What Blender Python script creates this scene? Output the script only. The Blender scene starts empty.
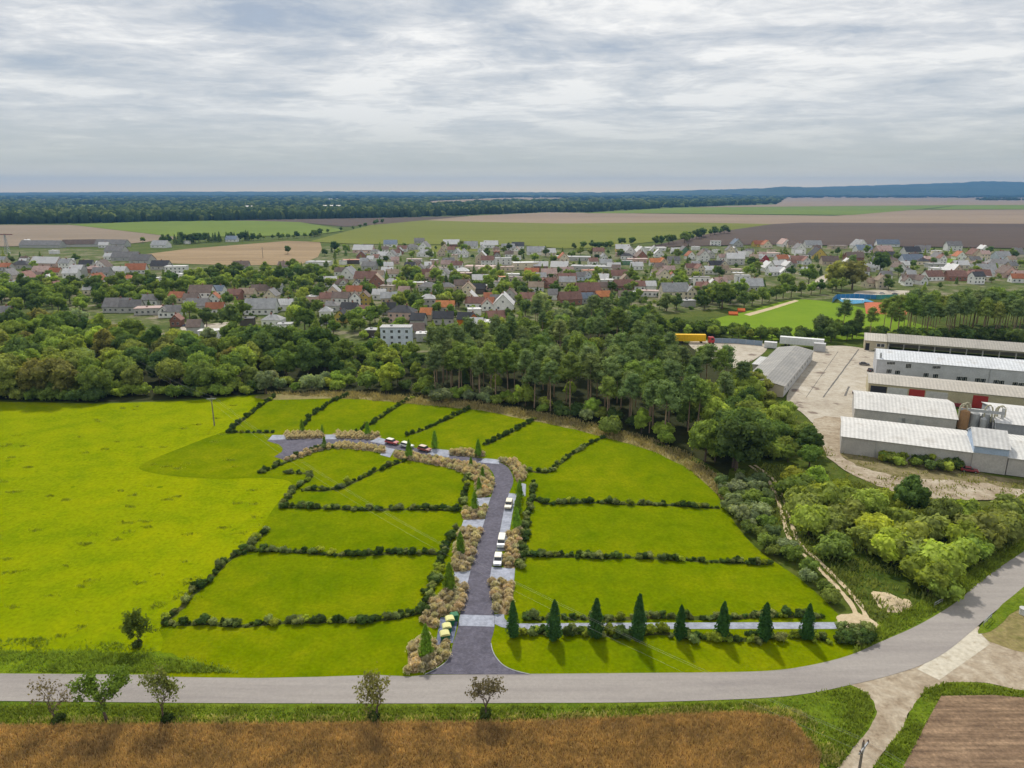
import bpy, bmesh, math, random
import numpy as np
from mathutils import Vector, Matrix

random.seed(7)
RNG = np.random.default_rng(11)
rad = math.radians
S = bpy.context.scene
C = S.collection

# ------------------------------------------------------------------ camera
F = 704.7
CAMH = 70.0
PITCH = math.atan((384 - 191.0) / F)
CP, SP = math.cos(PITCH), math.sin(PITCH)
cam = bpy.data.objects.new("camera", bpy.data.cameras.new("camera"))
C.objects.link(cam)
cam.location = (0, 0, CAMH)
cam.rotation_euler = (math.pi / 2 - PITCH, 0, 0)
cam.data.sensor_width = 36
cam.data.lens = F * 36 / 1024
cam.data.clip_start = 0.5
cam.data.clip_end = 90000
S.camera = cam


def ray(u, v):
    s = (384 - v) / F
    return ((u - 512) / F, CP + s * SP, -SP + s * CP)


def G(u, v, z=0.0):
    """a spot of the level ground seen at survey point (u, v)"""
    d = ray(u, v)
    t = (CAMH - z) / -d[2]
    return Vector((d[0] * t, d[1] * t, z))


def hgt(u, vb, vt):
    p = G(u, vb)
    d = ray(u, vt)
    return CAMH + p.y * d[2] / d[1]


def mpp(u, v):
    p = G(u, v)
    return (p.y * CP + CAMH * SP) / F


def PX(p):
    """where a ground spot lies in the survey"""
    dep = p[1] * CP + CAMH * SP
    return 512 + F * p[0] / dep, 384 - F * (p[1] * SP - CAMH * CP) / dep


# ------------------------------------------------------------------ materials
def lin(r, g, b, k=1.0):
    f = lambda c: (c / 255 / 12.92 if c / 255 <= 0.04045 else ((c / 255 + 0.055) / 1.055) ** 2.4) * k
    return (f(r), f(g), f(b), 1)


class NT:
    def __init__(s, m):
        m.use_nodes = True
        s.n, s.l = m.node_tree.nodes, m.node_tree.links
        s.n.clear()

    def add(s, t, **kw):
        n = s.n.new(t)
        for k, v in kw.items():
            if k in n.inputs:
                n.inputs[k].default_value = v
            else:
                setattr(n, k, v)
        return n

    def link(s, a, b):
        s.l.new(a, b)

    def noise(s, vec, scale, detail=3, rough=0.55, dist=0.0):
        n = s.add("ShaderNodeTexNoise", Scale=scale, Detail=detail, Roughness=rough, Distortion=dist)
        s.link(vec, n.inputs["Vector"])
        return n.outputs["Fac"]

    def ramp(s, fac, stops):
        r = s.add("ShaderNodeValToRGB")
        e = r.color_ramp.elements
        while len(e) < len(stops):
            e.new(0.5)
        for i, (p, c) in enumerate(stops):
            e[i].position = p
            e[i].color = c if len(c) == 4 else (*c, 1)
        s.link(fac, r.inputs[0])
        return r.outputs[0]

    def mix(s, fac, a, b, blend="MIX"):
        m = s.add("ShaderNodeMix", data_type="RGBA", blend_type=blend)
        for sock, val in ((0, fac), (6, a), (7, b)):
            if hasattr(val, "is_output"):
                s.link(val, m.inputs[sock])
            else:
                m.inputs[sock].default_value = val
        return m.outputs[2]

    def math(s, op, a, b=0.0, clamp=False):
        m = s.add("ShaderNodeMath", operation=op, use_clamp=clamp)
        for i, val in enumerate((a, b)):
            if hasattr(val, "is_output"):
                s.link(val, m.inputs[i])
            else:
                m.inputs[i].default_value = val
        return m.outputs[0]

    def mapping(s, vec, rot=0, sc=(1, 1, 1)):
        m = s.add("ShaderNodeMapping")
        m.inputs["Rotation"].default_value = (0, 0, rot)
        m.inputs["Scale"].default_value = sc
        s.link(vec, m.inputs["Vector"])
        return m.outputs[0]

    def out(s, col, rough=0.9, bump=None, bstr=0.3, bdist=0.1, spec=0.2, metal=0.0):
        b = s.add("ShaderNodeBsdfPrincipled", Roughness=rough, Metallic=metal)
        b.inputs["Specular IOR Level"].default_value = spec
        if hasattr(col, "is_output"):
            s.link(col, b.inputs["Base Color"])
        else:
            b.inputs["Base Color"].default_value = col
        if bump is not None:
            bp = s.add("ShaderNodeBump", Strength=bstr, Distance=bdist)
            s.link(bump, bp.inputs["Height"])
            s.link(bp.outputs[0], b.inputs["Normal"])
        o = s.add("ShaderNodeOutputMaterial")
        s.link(b.outputs[0], o.inputs[0])


def gray(v):
    return (v, v, v, 1)


def ground_mat(name, a, b, c=None, big=0.02, mid=0.2, fine=1.6, bump=0.4, bdist=0.15, fcon=0.35, stretch=None, spots=None, rough=0.95, spec=0.08):
    """two or three earth or turf colours broken up at three sizes"""
    m = bpy.data.materials.new(name)
    t = NT(m)
    pos = t.add("ShaderNodeNewGeometry").outputs["Position"]
    src = pos
    if stretch:
        src = t.mapping(pos, stretch[0], stretch[1])
    n1 = t.noise(src, big, 4, 0.6, 0.4)
    n2 = t.noise(src, mid, 4, 0.65, 0.3)
    n3 = t.noise(pos, fine, 3, 0.7)
    k = t.math("ADD", t.math("MULTIPLY", n1, 0.5), t.math("MULTIPLY", n2, 0.5))
    stops = [(0.36, a), (0.62, b)] if c is None else [(0.36, a), (0.5, b), (0.64, c)]
    col = t.ramp(k, stops)
    lo, hi = 1 - fcon, 1 + fcon
    f = t.ramp(n3, [(0.3, gray(lo)), (0.7, gray(hi))])
    col = t.mix(1.0, col, f, "MULTIPLY")
    if spots:
        sp = t.noise(t.mapping(pos, 0, (1, 1, 1)), spots[0], 3, 0.5)
        msk = t.ramp(sp, [(spots[1], gray(0)), (spots[1] + 0.05, gray(1))])
        col = t.mix(msk, col, spots[2])
    t.out(col, rough, n3, bump, bdist, spec)
    return m


def flat_mat(name, col, rough=0.6, var=0.15, scale=2.0, metal=0.0, spec=0.3, bump=0.0):
    m = bpy.data.materials.new(name)
    t = NT(m)
    co = t.add("ShaderNodeTexCoord").outputs["Object"]
    n = t.noise(co, scale, 4, 0.6)
    col2 = t.mix(1.0, col, t.ramp(n, [(0.3, gray(1 - var)), (0.7, gray(1 + var))]), "MULTIPLY")
    t.out(col2, rough, n if bump else None, bump, 0.05, spec, metal)
    return m


def obj_mat(name, rough=0.85, var=0.2, scale=0.7, rnd=0.2, pattern=None, spec=0.2, stain=None, axis=0):
    """colour comes from the object's own colour; weathering and courses are added"""
    m = bpy.data.materials.new(name)
    t = NT(m)
    oi = t.add("ShaderNodeObjectInfo")
    co = t.add("ShaderNodeTexCoord").outputs["Object"]
    n = t.noise(co, scale, 4, 0.65)
    n2 = t.noise(co, scale * 7, 3, 0.6)
    col = t.mix(1.0, oi.outputs["Color"], t.ramp(n, [(0.3, gray(1 - var)), (0.7, gray(1 + var))]), "MULTIPLY")
    col = t.mix(1.0, col, t.ramp(oi.outputs["Random"], [(0, gray(1 - rnd)), (1, gray(1 + rnd))]), "MULTIPLY")
    col = t.mix(1.0, col, t.ramp(n2, [(0.3, gray(0.88)), (0.7, gray(1.12))]), "MULTIPLY")
    bump = n2
    if stain:
        msk = t.ramp(n, [(0.55, gray(0)), (0.75, gray(0.75))])
        col = t.mix(msk, col, stain)
    if pattern:
        w = t.add("ShaderNodeTexWave", Scale=pattern, Distortion=0.2)
        w.bands_direction = "X" if axis == 0 else "Y"
        t.link(co, w.inputs["Vector"])
        col = t.mix(0.18, col, t.mix(1.0, col, w.outputs["Color"], "MULTIPLY"))
        bump = w.outputs["Fac"]
    t.out(col, rough, bump, 0.4, 0.05, spec)
    return m


def foliage_mat(name, amp=0.45, scale=0.5, trans=0.3, rnd=0.22):
    m = bpy.data.materials.new(name)
    t = NT(m)
    oi = t.add("ShaderNodeObjectInfo")
    co = t.add("ShaderNodeTexCoord").outputs["Object"]
    n = t.noise(co, scale, 3, 0.7)
    n2 = t.noise(co, scale * 6, 2, 0.6)
    col = t.mix(1.0, oi.outputs["Color"], t.ramp(n, [(0.3, (1 - amp, 1 - amp, 1 - amp, 1)), (0.7, (1 + amp * 1.1, 1 + amp, 1 + amp * 0.4, 1))]), "MULTIPLY")
    col = t.mix(1.0, col, t.ramp(n2, [(0.3, gray(0.7)), (0.7, gray(1.3))]), "MULTIPLY")
    col = t.mix(1.0, col, t.ramp(oi.outputs["Random"], [(0, (1 - rnd, 1 - rnd * 0.8, 1 - rnd, 1)), (1, (1 + rnd * 1.2, 1 + rnd, 1 + rnd * 0.3, 1))]), "MULTIPLY")
    d = t.add("ShaderNodeBsdfDiffuse")
    tr = t.add("ShaderNodeBsdfTranslucent")
    t.link(col, d.inputs[0])
    t.link(t.mix(1.0, col, (1.25, 1.2, 0.5, 1), "MULTIPLY"), tr.inputs[0])
    mx = t.add("ShaderNodeMixShader")
    mx.inputs[0].default_value = trans
    t.link(d.outputs[0], mx.inputs[1])
    t.link(tr.outputs[0], mx.inputs[2])
    o = t.add("ShaderNodeOutputMaterial")
    t.link(mx.outputs[0], o.inputs[0])
    return m


M = {}
M["leaf"] = foliage_mat("leaves", 0.4, 0.45, 0.42)
M["needle"] = foliage_mat("needles", 0.38, 0.7, 0.3)
M["shrub"] = foliage_mat("shrub_leaves", 0.4, 2.0, 0.35, 0.3)
M["plume"] = foliage_mat("dry_plumes", 0.25, 1.5, 0.35, 0.07)
M["bark"] = flat_mat("bark", (0.11, 0.08, 0.06, 1), 0.95, 0.35, 3, bump=0.5)
M["pinebark"] = flat_mat("pine_bark", (0.36, 0.25, 0.17, 1), 0.95, 0.35, 3, bump=0.5)
M["wall"] = obj_mat("rendered_wall", 0.9, 0.12, 0.35, 0.12)
M["roof"] = obj_mat("tiled_roof", 0.8, 0.22, 0.5, 0.2, 2.2)
M["sheet"] = obj_mat("metal_sheet_roof", 0.6, 0.12, 0.16, 0.05, 0.3, 0.3, stain=(.36, .33, .29, 1))
M["glass"] = flat_mat("window_glass", (0.02, 0.024, 0.03, 1), 0.12, 0.2, 1, spec=0.6)
M["frame"] = flat_mat("window_frame", (0.6, 0.6, 0.58, 1), 0.5, 0.05)
M["chimney"] = flat_mat("chimney_brick", (0.26, 0.12, 0.08, 1), 0.9, 0.3, 4)
M["metal"] = flat_mat("galvanised_metal", (0.4, 0.41, 0.42, 1), 0.45, 0.15, 3, 0.5)
M["wood"] = flat_mat("weathered_pole_wood", (0.2, 0.17, 0.14, 1), 0.9, 0.25, 4)
M["cable"] = flat_mat("cable", (0.28, 0.28, 0.28, 1), 0.5, 0.1)
M["ceramic"] = flat_mat("brown_ceramic", (0.12, 0.06, 0.04, 1), 0.3, 0.1)
M["tyre"] = flat_mat("tyre_rubber", (0.015, 0.015, 0.016, 1), 0.85, 0.1)
M["rim"] = flat_mat("wheel_rim", (0.45, 0.45, 0.46, 1), 0.35, 0.05, 3, 0.7)
M["lamp"] = flat_mat("headlamp_glass", (0.7, 0.7, 0.68, 1), 0.15, 0.05)
M["tail"] = flat_mat("tail_lamp_glass", (0.4, 0.02, 0.02, 1), 0.2, 0.05)
M["black"] = flat_mat("black_void", (0.02, 0.02, 0.022, 1), 0.9, 0.1)


def paint_mat():
    m = bpy.data.materials.new("car_paint")
    t = NT(m)
    oi = t.add("ShaderNodeObjectInfo")
    t.out(oi.outputs["Color"], 0.3, None, spec=0.5)
    return m


M["paint"] = paint_mat()
M["plain"] = obj_mat("painted_surface", 0.65, 0.12, 0.8, 0.03)

# ------------------------------------------------------------------ building blocks


class MB:
    """collects shapes that become one mesh"""

    def __init__(s):
        s.v, s.f, s.m = [], [], []

    def poly(s, pts, faces, mi=0):
        o = len(s.v)
        s.v += [tuple(p) for p in pts]
        s.f += [tuple(i + o for i in f) for f in faces]
        s.m += [mi] * len(faces)
        return s

    def box(s, x0, x1, y0, y1, z0, z1, mi=0):
        p = [(x, y, z) for z in (z0, z1) for y in (y0, y1) for x in (x0, x1)]
        return s.poly(p, [(0, 2, 3, 1), (4, 5, 7, 6), (0, 1, 5, 4), (2, 6, 7, 3), (0, 4, 6, 2), (1, 3, 7, 5)], mi)

    def tube(s, pts, rs, n=6, mi=0, cap=True):
        pts = [Vector(p) for p in pts]
        if not hasattr(rs, "__len__"):
            rs = [rs] * len(pts)
        o = len(s.v)
        for i, p in enumerate(pts):
            d = (pts[min(i + 1, len(pts) - 1)] - pts[max(i - 1, 0)]).normalized()
            a = d.orthogonal().normalized()
            b = d.cross(a)
            for k in range(n):
                t = 2 * math.pi * k / n
                s.v.append(tuple(p + (a * math.cos(t) + b * math.sin(t)) * rs[i]))
        nf = 0
        for i in range(len(pts) - 1):
            for k in range(n):
                a0, a1 = o + i * n + k, o + i * n + (k + 1) % n
                s.f.append((a0, a1, a1 + n, a0 + n))
                nf += 1
        if cap:
            s.f.append(tuple(range(o, o + n)))
            e = o + (len(pts) - 1) * n
            s.f.append(tuple(range(e, e + n)))
            nf += 2
        s.m += [mi] * nf
        return s

    def prism(s, prof, y0, y1, mi=0):
        """profile in x,z pushed along y"""
        n = len(prof)
        pts = [(x, y0, z) for x, z in prof] + [(x, y1, z) for x, z in prof]
        fs = [tuple(range(n))[::-1], tuple(range(n, 2 * n))] + [(i, (i + 1) % n, n + (i + 1) % n, n + i) for i in range(n)]
        return s.poly(pts, fs, mi)

    def mesh(s, name, mats):
        me = bpy.data.meshes.new(name)
        me.from_pydata(s.v, [], s.f)
        for m in mats:
            me.materials.append(m)
        if any(s.m):
            me.polygons.foreach_set("material_index", s.m)
        me.update()
        return me


def np_mesh(name, v, f, mats, mi=None, smooth=False):
    me = bpy.data.meshes.new(name)
    v = np.asarray(v, np.float32)
    f = np.asarray(f, np.int32)
    k = f.shape[1]
    me.vertices.add(len(v))
    me.vertices.foreach_set("co", v.ravel())
    me.loops.add(f.size)
    me.loops.foreach_set("vertex_index", f.ravel())
    me.polygons.add(len(f))
    me.polygons.foreach_set("loop_start", np.arange(0, f.size, k, dtype=np.int32))
    for m in mats:
        me.materials.append(m)
    if mi is not None:
        me.polygons.foreach_set("material_index", np.asarray(mi, np.int32))
    if smooth:
        me.polygons.foreach_set("use_smooth", np.ones(len(f), bool))
    me.update(calc_edges=True)
    return me


def obj(name, me, parent=None, link=True, color=None, loc=None):
    o = bpy.data.objects.new(name, me)
    if link:
        C.objects.link(o)
    if parent is not None:
        o.parent = parent
    if color is not None:
        o.color = color if len(color) == 4 else (*color, 1)
    if loc is not None:
        o.location = loc
    return o


def tag(o, label=None, cat=None, group=None, kind=None):
    if label:
        o["label"] = label
    if cat:
        o["category"] = cat
        o["kind"] = "thing"
    if group:
        o["group"] = group
    if kind:
        o["kind"] = kind
    return o


def thing(name, label, cat, loc=(0, 0, 0), rz=0, group=None, link=True):
    o = bpy.data.objects.new(name, None)
    o.empty_display_size = 0.3
    if link:
        C.objects.link(o)
    o.location = loc
    o.rotation_euler = (0, 0, rz)
    return tag(o, label, cat, group)


KIDS = {}


def proto(name, parts):
    """an unlinked master: parts = [(name, mesh)]; its copies go into the scene"""
    if len(parts) == 1:
        r = bpy.data.objects.new(name, parts[0][1])
        KIDS[r.name] = []
        return r
    r = thing(name, None, None, link=False)
    KIDS[r.name] = [obj(n, me, r, link=False) for n, me in parts]
    return r


def put(p, loc, rz=0, sc=1.0, label=None, cat=None, group=None, colors=None, name=None):
    r = p.copy()
    if name:
        r.name = name
    C.objects.link(r)
    r.location = loc
    r.rotation_euler = (0, 0, rz)
    r.scale = sc if hasattr(sc, "__len__") else (sc, sc, sc)
    tag(r, label, cat, group)
    if r.data is not None and colors:
        r.color = (*colors[0], 1)
    for i, k in enumerate(KIDS[p.name]):
        c = k.copy()
        C.objects.link(c)
        c.parent = r
        if colors and i < len(colors) and colors[i]:
            c.color = (*colors[i], 1)
    return r


def struct(name, me, color=None):
    return tag(obj(name, me, color=color), kind="structure")


def catmull(pts, closed=False, n=6):
    P = [Vector(p) for p in pts]
    out = []
    m = len(P)
    rng = range(m) if closed else range(m - 1)
    for i in rng:
        if closed:
            a, b, c, d = P[(i - 1) % m], P[i], P[(i + 1) % m], P[(i + 2) % m]
        else:
            a, b, c, d = P[max(i - 1, 0)], P[i], P[i + 1], P[min(i + 2, m - 1)]
        for k in range(n):
            t = k / n
            out.append(0.5 * ((2 * b) + (c - a) * t + (2 * a - 5 * b + 4 * c - d) * t * t + (3 * b - a - 3 * c + d) * t ** 3))
    if not closed:
        out.append(P[-1])
    return out


def sheet(name, px, z, mat, smooth=True, kind="structure", rough_edge=0.0):
    pts = [G(u, v) for u, v in px]
    if smooth:
        pts = catmull(pts, True, 5)
    if rough_edge:
        pts = [p + Vector((random.uniform(-1, 1), random.uniform(-1, 1), 0)) * rough_edge for p in pts]
    mb = MB().poly([(p.x, p.y, z) for p in pts], [tuple(range(len(pts)))])
    o = obj(name, mb.mesh(name, [mat]))
    o["kind"] = kind
    return o


def ribbon_mesh(name, L, R, z, mat):
    n = min(len(L), len(R))
    pts = [(p.x, p.y, z) for p in L[:n]] + [(p.x, p.y, z) for p in R[:n]]
    return MB().poly(pts, [(i, i + 1, n + i + 1, n + i) for i in range(n - 1)]).mesh(name, [mat])


def resample(pts, n):
    P = np.array([[p.x, p.y] for p in pts])
    d = np.r_[0, np.cumsum(np.linalg.norm(np.diff(P, axis=0), axis=1))]
    t = np.linspace(0, d[-1], n)
    return [Vector((np.interp(x, d, P[:, 0]), np.interp(x, d, P[:, 1]), 0)) for x in t]


def in_poly(x, y, poly):
    x = np.asarray(x)
    y = np.asarray(y)
    r = np.zeros(x.shape, bool)
    n = len(poly)
    for i in range(n):
        x0, y0 = poly[i]
        x1, y1 = poly[(i + 1) % n]
        c = ((y0 > y) != (y1 > y)) & (x < (x1 - x0) * (y - y0) / (y1 - y0 + 1e-12) + x0)
        r ^= c
    return r


def scatter(px, spacing, maxn=2000, seed=1):
    """spots at least `spacing` apart inside the outlined ground"""
    rg = np.random.default_rng(seed)
    poly = [(p.x, p.y) for p in (G(u, v) for u, v in px)]
    xs, ys = [p[0] for p in poly], [p[1] for p in poly]
    area = (max(xs) - min(xs)) * (max(ys) - min(ys))
    n = int(min(60000, 14 * area / spacing ** 2)) + 50
    X = rg.uniform(min(xs), max(xs), n)
    Y = rg.uniform(min(ys), max(ys), n)
    k = in_poly(X, Y, poly)
    cell, out = {}, []
    for x, y in zip(X[k], Y[k]):
        i, j = int(x // spacing), int(y // spacing)
        ok = True
        for a in (-1, 0, 1):
            for b in (-1, 0, 1):
                for q in cell.get((i + a, j + b), ()):
                    if (q[0] - x) ** 2 + (q[1] - y) ** 2 < spacing ** 2:
                        ok = False
        if ok:
            cell.setdefault((i, j), []).append((x, y))
            out.append((x, y))
            if len(out) >= maxn:
                break
    return out


# ------------------------------------------------------------------ light, sky, air
SUN_AZ = math.atan2(-0.15, 0.99)
SUN_EL = rad(48)
to_sun = Vector((math.sin(SUN_AZ) * math.cos(SUN_EL), math.cos(SUN_AZ) * math.cos(SUN_EL), math.sin(SUN_EL)))
sun = bpy.data.objects.new("sun", bpy.data.lights.new("sun", "SUN"))
C.objects.link(sun)
sun.rotation_euler = (-to_sun).to_track_quat("-Z", "Y").to_euler()
sun.location = (0, 0, 300)
sun.data.energy = 3.6
sun.data.angle = rad(3.5)
sun.data.color = (1.0, 0.95, 0.86)

W = bpy.data.worlds.new("World")
S.world = W
W.use_nodes = True
t = NT(W)
sky = t.add("ShaderNodeTexSky", sky_type="NISHITA", sun_disc=False)
sky.sun_elevation = SUN_EL
sky.sun_rotation = SUN_AZ
gen = t.add("ShaderNodeTexCoord").outputs["Generated"]
sep = t.add("ShaderNodeSeparateXYZ")
t.link(gen, sep.inputs[0])
zz = t.math("ADD", t.math("MAXIMUM", sep.outputs[2], 0.0), 0.07)
cmb = t.add("ShaderNodeCombineXYZ")
t.link(t.math("DIVIDE", sep.outputs[0], zz), cmb.inputs[0])
t.link(t.math("DIVIDE", sep.outputs[1], zz), cmb.inputs[1])
pl = cmb.outputs[0]
a1 = t.noise(t.mapping(pl, 0.3, (0.95, 1.0, 1)), 0.62, 7, 0.58, 0.7)
a2 = t.noise(t.mapping(pl, -0.2, (0.75, 1.0, 1)), 1.6, 8, 0.62, 0.4)
a3 = t.noise(t.mapping(pl, 0.1, (0.4, 1.0, 1)), 0.28, 4, 0.5, 0.3)
a4 = t.noise(t.mapping(pl, 0.35, (0.8, 1.0, 1)), 4.2, 8, 0.68, 0.9)
dens = t.math("ADD", t.math("ADD", t.math("MULTIPLY", a1, 0.42), t.math("MULTIPLY", a2, 0.26)), t.math("ADD", t.math("MULTIPLY", a3, 0.17), t.math("MULTIPLY", a4, 0.15)))
KS = 11.2
ccol = t.ramp(dens, [(0.405, lin(160, 170, 184)), (0.455, lin(190, 196, 203)), (0.50, lin(214, 216, 218)), (0.55, lin(243, 242, 239))])
cover = t.ramp(dens, [(0.30, gray(0.55)), (0.46, gray(0.97))])
# low layer closes to pale grey; warm tint painted at horizon offsets haze blue
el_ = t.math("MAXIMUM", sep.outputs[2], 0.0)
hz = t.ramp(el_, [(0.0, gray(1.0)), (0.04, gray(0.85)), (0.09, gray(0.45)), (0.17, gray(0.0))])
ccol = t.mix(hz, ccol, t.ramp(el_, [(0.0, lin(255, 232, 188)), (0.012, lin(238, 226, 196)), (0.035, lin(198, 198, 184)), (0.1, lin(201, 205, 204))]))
ccol = t.mix(1.0, ccol, (KS, KS, KS, 1), "MULTIPLY")
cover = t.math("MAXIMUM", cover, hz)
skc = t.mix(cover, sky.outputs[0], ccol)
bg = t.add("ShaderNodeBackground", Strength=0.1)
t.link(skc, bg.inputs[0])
wo = t.add("ShaderNodeOutputWorld")
t.link(bg.outputs[0], wo.inputs[0])

S.view_settings.view_transform = "Standard"
S.view_settings.look = "None"
S.view_settings.exposure = 0.0
S.view_settings.gamma = 1.0
S.view_settings.use_curve_mapping = False
S.cycles.max_bounces = 5
S.cycles.diffuse_bounces = 3
S.cycles.glossy_bounces = 2
S.cycles.transmission_bounces = 2
S.cycles.volume_bounces = 0
S.cycles.transparent_max_bounces = 4
S.cycles.use_denoising = True
S.cycles.use_adaptive_sampling = True
S.cycles.adaptive_threshold = 0.02

HZ = 13000.0
hb = MB().box(-HZ, HZ, -HZ, HZ, -1, 290)
hm = bpy.data.materials.new("haze_air")
t = NT(hm)
pv = t.add("ShaderNodeVolumePrincipled")
pv.inputs["Color"].default_value = (0.15, 0.37, 0.74, 1)
pv.inputs["Density"].default_value = 0.00007
pv.inputs["Anisotropy"].default_value = 0.2
o_ = t.add("ShaderNodeOutputMaterial")
t.link(pv.outputs[0], o_.inputs["Volume"])
haze = tag(obj("haze", hb.mesh("haze", [hm])), kind="stuff")

# ------------------------------------------------------------------ ground sheets
LAWN = ground_mat("mown_lawn", lin(102, 126, 2, 0.68), lin(120, 137, 2, 0.68), lin(138, 146, 8, 0.70), 0.035, 0.16, 1.6, 0.4, 0.12, 0.2, spec=0.0)
MEADOW = ground_mat("yellow_meadow", lin(112, 134, 3, 0.78), lin(136, 150, 4, 0.77), lin(151, 158, 5, 0.77), 0.02, 0.13, 1.3, 0.6, 0.25, 0.2,
                    spots=(0.33, 0.69, lin(104, 124, 6, 0.8)), spec=0.0)
VERGE = ground_mat("rough_verge", lin(80, 104, 18, 0.78), lin(104, 124, 26, 0.78), lin(128, 138, 48, 0.78), 0.05, 0.35, 1.8, 0.8, 0.3, 0.3)
ROUGH = ground_mat("rough_pasture", lin(70, 90, 24, 0.66), lin(90, 106, 34, 0.66), lin(112, 116, 54, 0.66), 0.03, 0.25, 1.2, 0.6, 0.3, 0.25)
DRY = ground_mat("dry_grass", lin(120, 116, 66, 0.8), lin(150, 136, 92, 0.8), lin(110, 122, 50, 0.8), 0.05, 0.4, 1.4, 0.6, 0.3, 0.25)
WHEAT = ground_mat("ripe_wheat_soil", lin(118, 84, 46, 0.8), lin(140, 104, 62, 0.8), lin(172, 142, 104, 0.8), 0.06, 0.3, 2.2, 0.9, 0.4, 0.25, stretch=(0.05, (0.5, 1.3, 1)))
DIRT = ground_mat("packed_dirt", lin(150, 132, 110, 0.76), lin(180, 165, 143, 0.76), lin(202, 190, 170, 0.76), 0.09, 0.5, 2.0, 0.4, 0.1, 0.16)
CONC = ground_mat("concrete_yard", lin(168, 156, 140, 0.8), lin(190, 180, 163, 0.8), lin(204, 196, 182, 0.8), 0.05, 0.35, 1.5, 0.2, 0.05, 0.1, spots=(0.12, 0.62, lin(138, 124, 112, 0.8)))
SAND = ground_mat("sand", lin(204, 182, 146, 0.74), lin(222, 204, 170, 0.74), None, 0.2, 0.8, 3.0, 0.5, 0.1, 0.12)
ASPH = ground_mat("asphalt_road", lin(154, 147, 143, 0.74), lin(168, 161, 155, 0.74), lin(180, 173, 166, 0.74), 0.08, 0.3, 2.5, 0.2, 0.03, 0.08, rough=0.85, stretch=(0.0, (0.12, 1.6, 1)))
SLAB = ground_mat("pale_concrete_slabs", lin(190, 180, 160, 0.8), lin(212, 204, 186, 0.8), lin(176, 164, 142, 0.8), 0.15, 0.6, 2.0, 0.2, 0.05, 0.1)
STUB = ground_mat("stubble", lin(146, 124, 94, 0.7), lin(168, 144, 110, 0.7), lin(182, 158, 124, 0.7), 0.006, 0.05, 0.3, 0.2, 0.1, 0.1, stretch=(0.3, (0.3, 2.5, 1)))
TANF = ground_mat("pale_brown_field", lin(148, 132, 112, 0.66), lin(166, 148, 126, 0.66), None, 0.002, 0.02, 0.2, 0.1, 0.1, 0.08, stretch=(0.1, (0.3, 2.0, 1)))
PINKF = ground_mat("bare_brown_field", lin(154, 134, 112, 0.66), lin(172, 152, 128, 0.66), None, 0.002, 0.02, 0.2, 0.1, 0.1, 0.08, stretch=(0.05, (0.3, 2.0, 1)))
DARKF = ground_mat("dark_ploughed_field", lin(98, 84, 74, 0.62), lin(112, 96, 84, 0.62), None, 0.003, 0.02, 0.2, 0.1, 0.1, 0.08, stretch=(0.05, (0.3, 2.0, 1)))
GREENF = ground_mat("green_crop_field", lin(128, 136, 46, 0.56), lin(142, 148, 58, 0.56), None, 0.003, 0.02, 0.2, 0.1, 0.1, 0.07, stretch=(0.1, (0.3, 2.0, 1)))
BRIGHTF = ground_mat("bright_green_field", lin(116, 138, 44, 0.6), lin(132, 152, 56, 0.6), None, 0.003, 0.02, 0.2, 0.1, 0.1, 0.07)
VILL = ground_mat("gardens_and_yards", lin(74, 96, 34, 0.66), lin(104, 114, 58, 0.66), lin(160, 148, 128, 0.7), 0.05, 0.13, 0.6, 0.2, 0.1, 0.3)
PITCH_M = ground_mat("sports_turf", lin(118, 150, 24, 0.7), lin(132, 160, 34, 0.7), None, 0.02, 0.1, 0.8, 0.2, 0.1, 0.06)
WOODF = ground_mat("woodland_floor", lin(52, 58, 28, 0.7), lin(70, 72, 38, 0.7), None, 0.05, 0.3, 1.5, 0.6, 0.3, 0.25)


def paver_mat(name, c1, c2, mortar, sc):
    m = bpy.data.materials.new(name)
    t = NT(m)
    pos = t.add("ShaderNodeNewGeometry").outputs["Position"]
    b = t.add("ShaderNodeTexBrick", Scale=sc)
    b.inputs["Color1"].default_value = c1
    b.inputs["Color2"].default_value = c2
    b.inputs["Mortar"].default_value = mortar
    b.inputs["Mortar Size"].default_value = 0.02
    t.link(t.mapping(pos, -0.06), b.inputs["Vector"])
    n = t.noise(pos, 0.35, 4, 0.6)
    n2 = t.noise(pos, 1.4, 3, 0.6)
    col = t.mix(1.0, b.outputs[0], t.ramp(n, [(0.3, gray(0.8)), (0.7, gray(1.2))]), "MULTIPLY")
    col = t.mix(1.0, col, t.ramp(n2, [(0.3, gray(0.86)), (0.7, gray(1.14))]), "MULTIPLY")
    t.out(col, 0.85, b.outputs["Fac"], -0.2, 0.02)
    return m


PAVE = paver_mat("dark_block_paving", lin(92, 90, 104, 0.85), lin(108, 104, 116, 0.85), lin(78, 76, 84, 0.8), 1.4)
PALE = paver_mat("pale_block_paving", lin(168, 173, 188, 0.74), lin(178, 182, 196, 0.74), lin(150, 154, 166, 0.74), 1.6)
KERB = flat_mat("kerb_concrete", lin(176, 176, 176, 0.8), 0.9, 0.12, 1.5)

E = 40000
struct("ground", MB().poly([(-12800, -2000, 0), (12800, -2000, 0), (12800, 12800, 0), (-12800, 12800, 0)], [(0, 1, 2, 3)]).mesh("ground", [ROUGH]))

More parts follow.
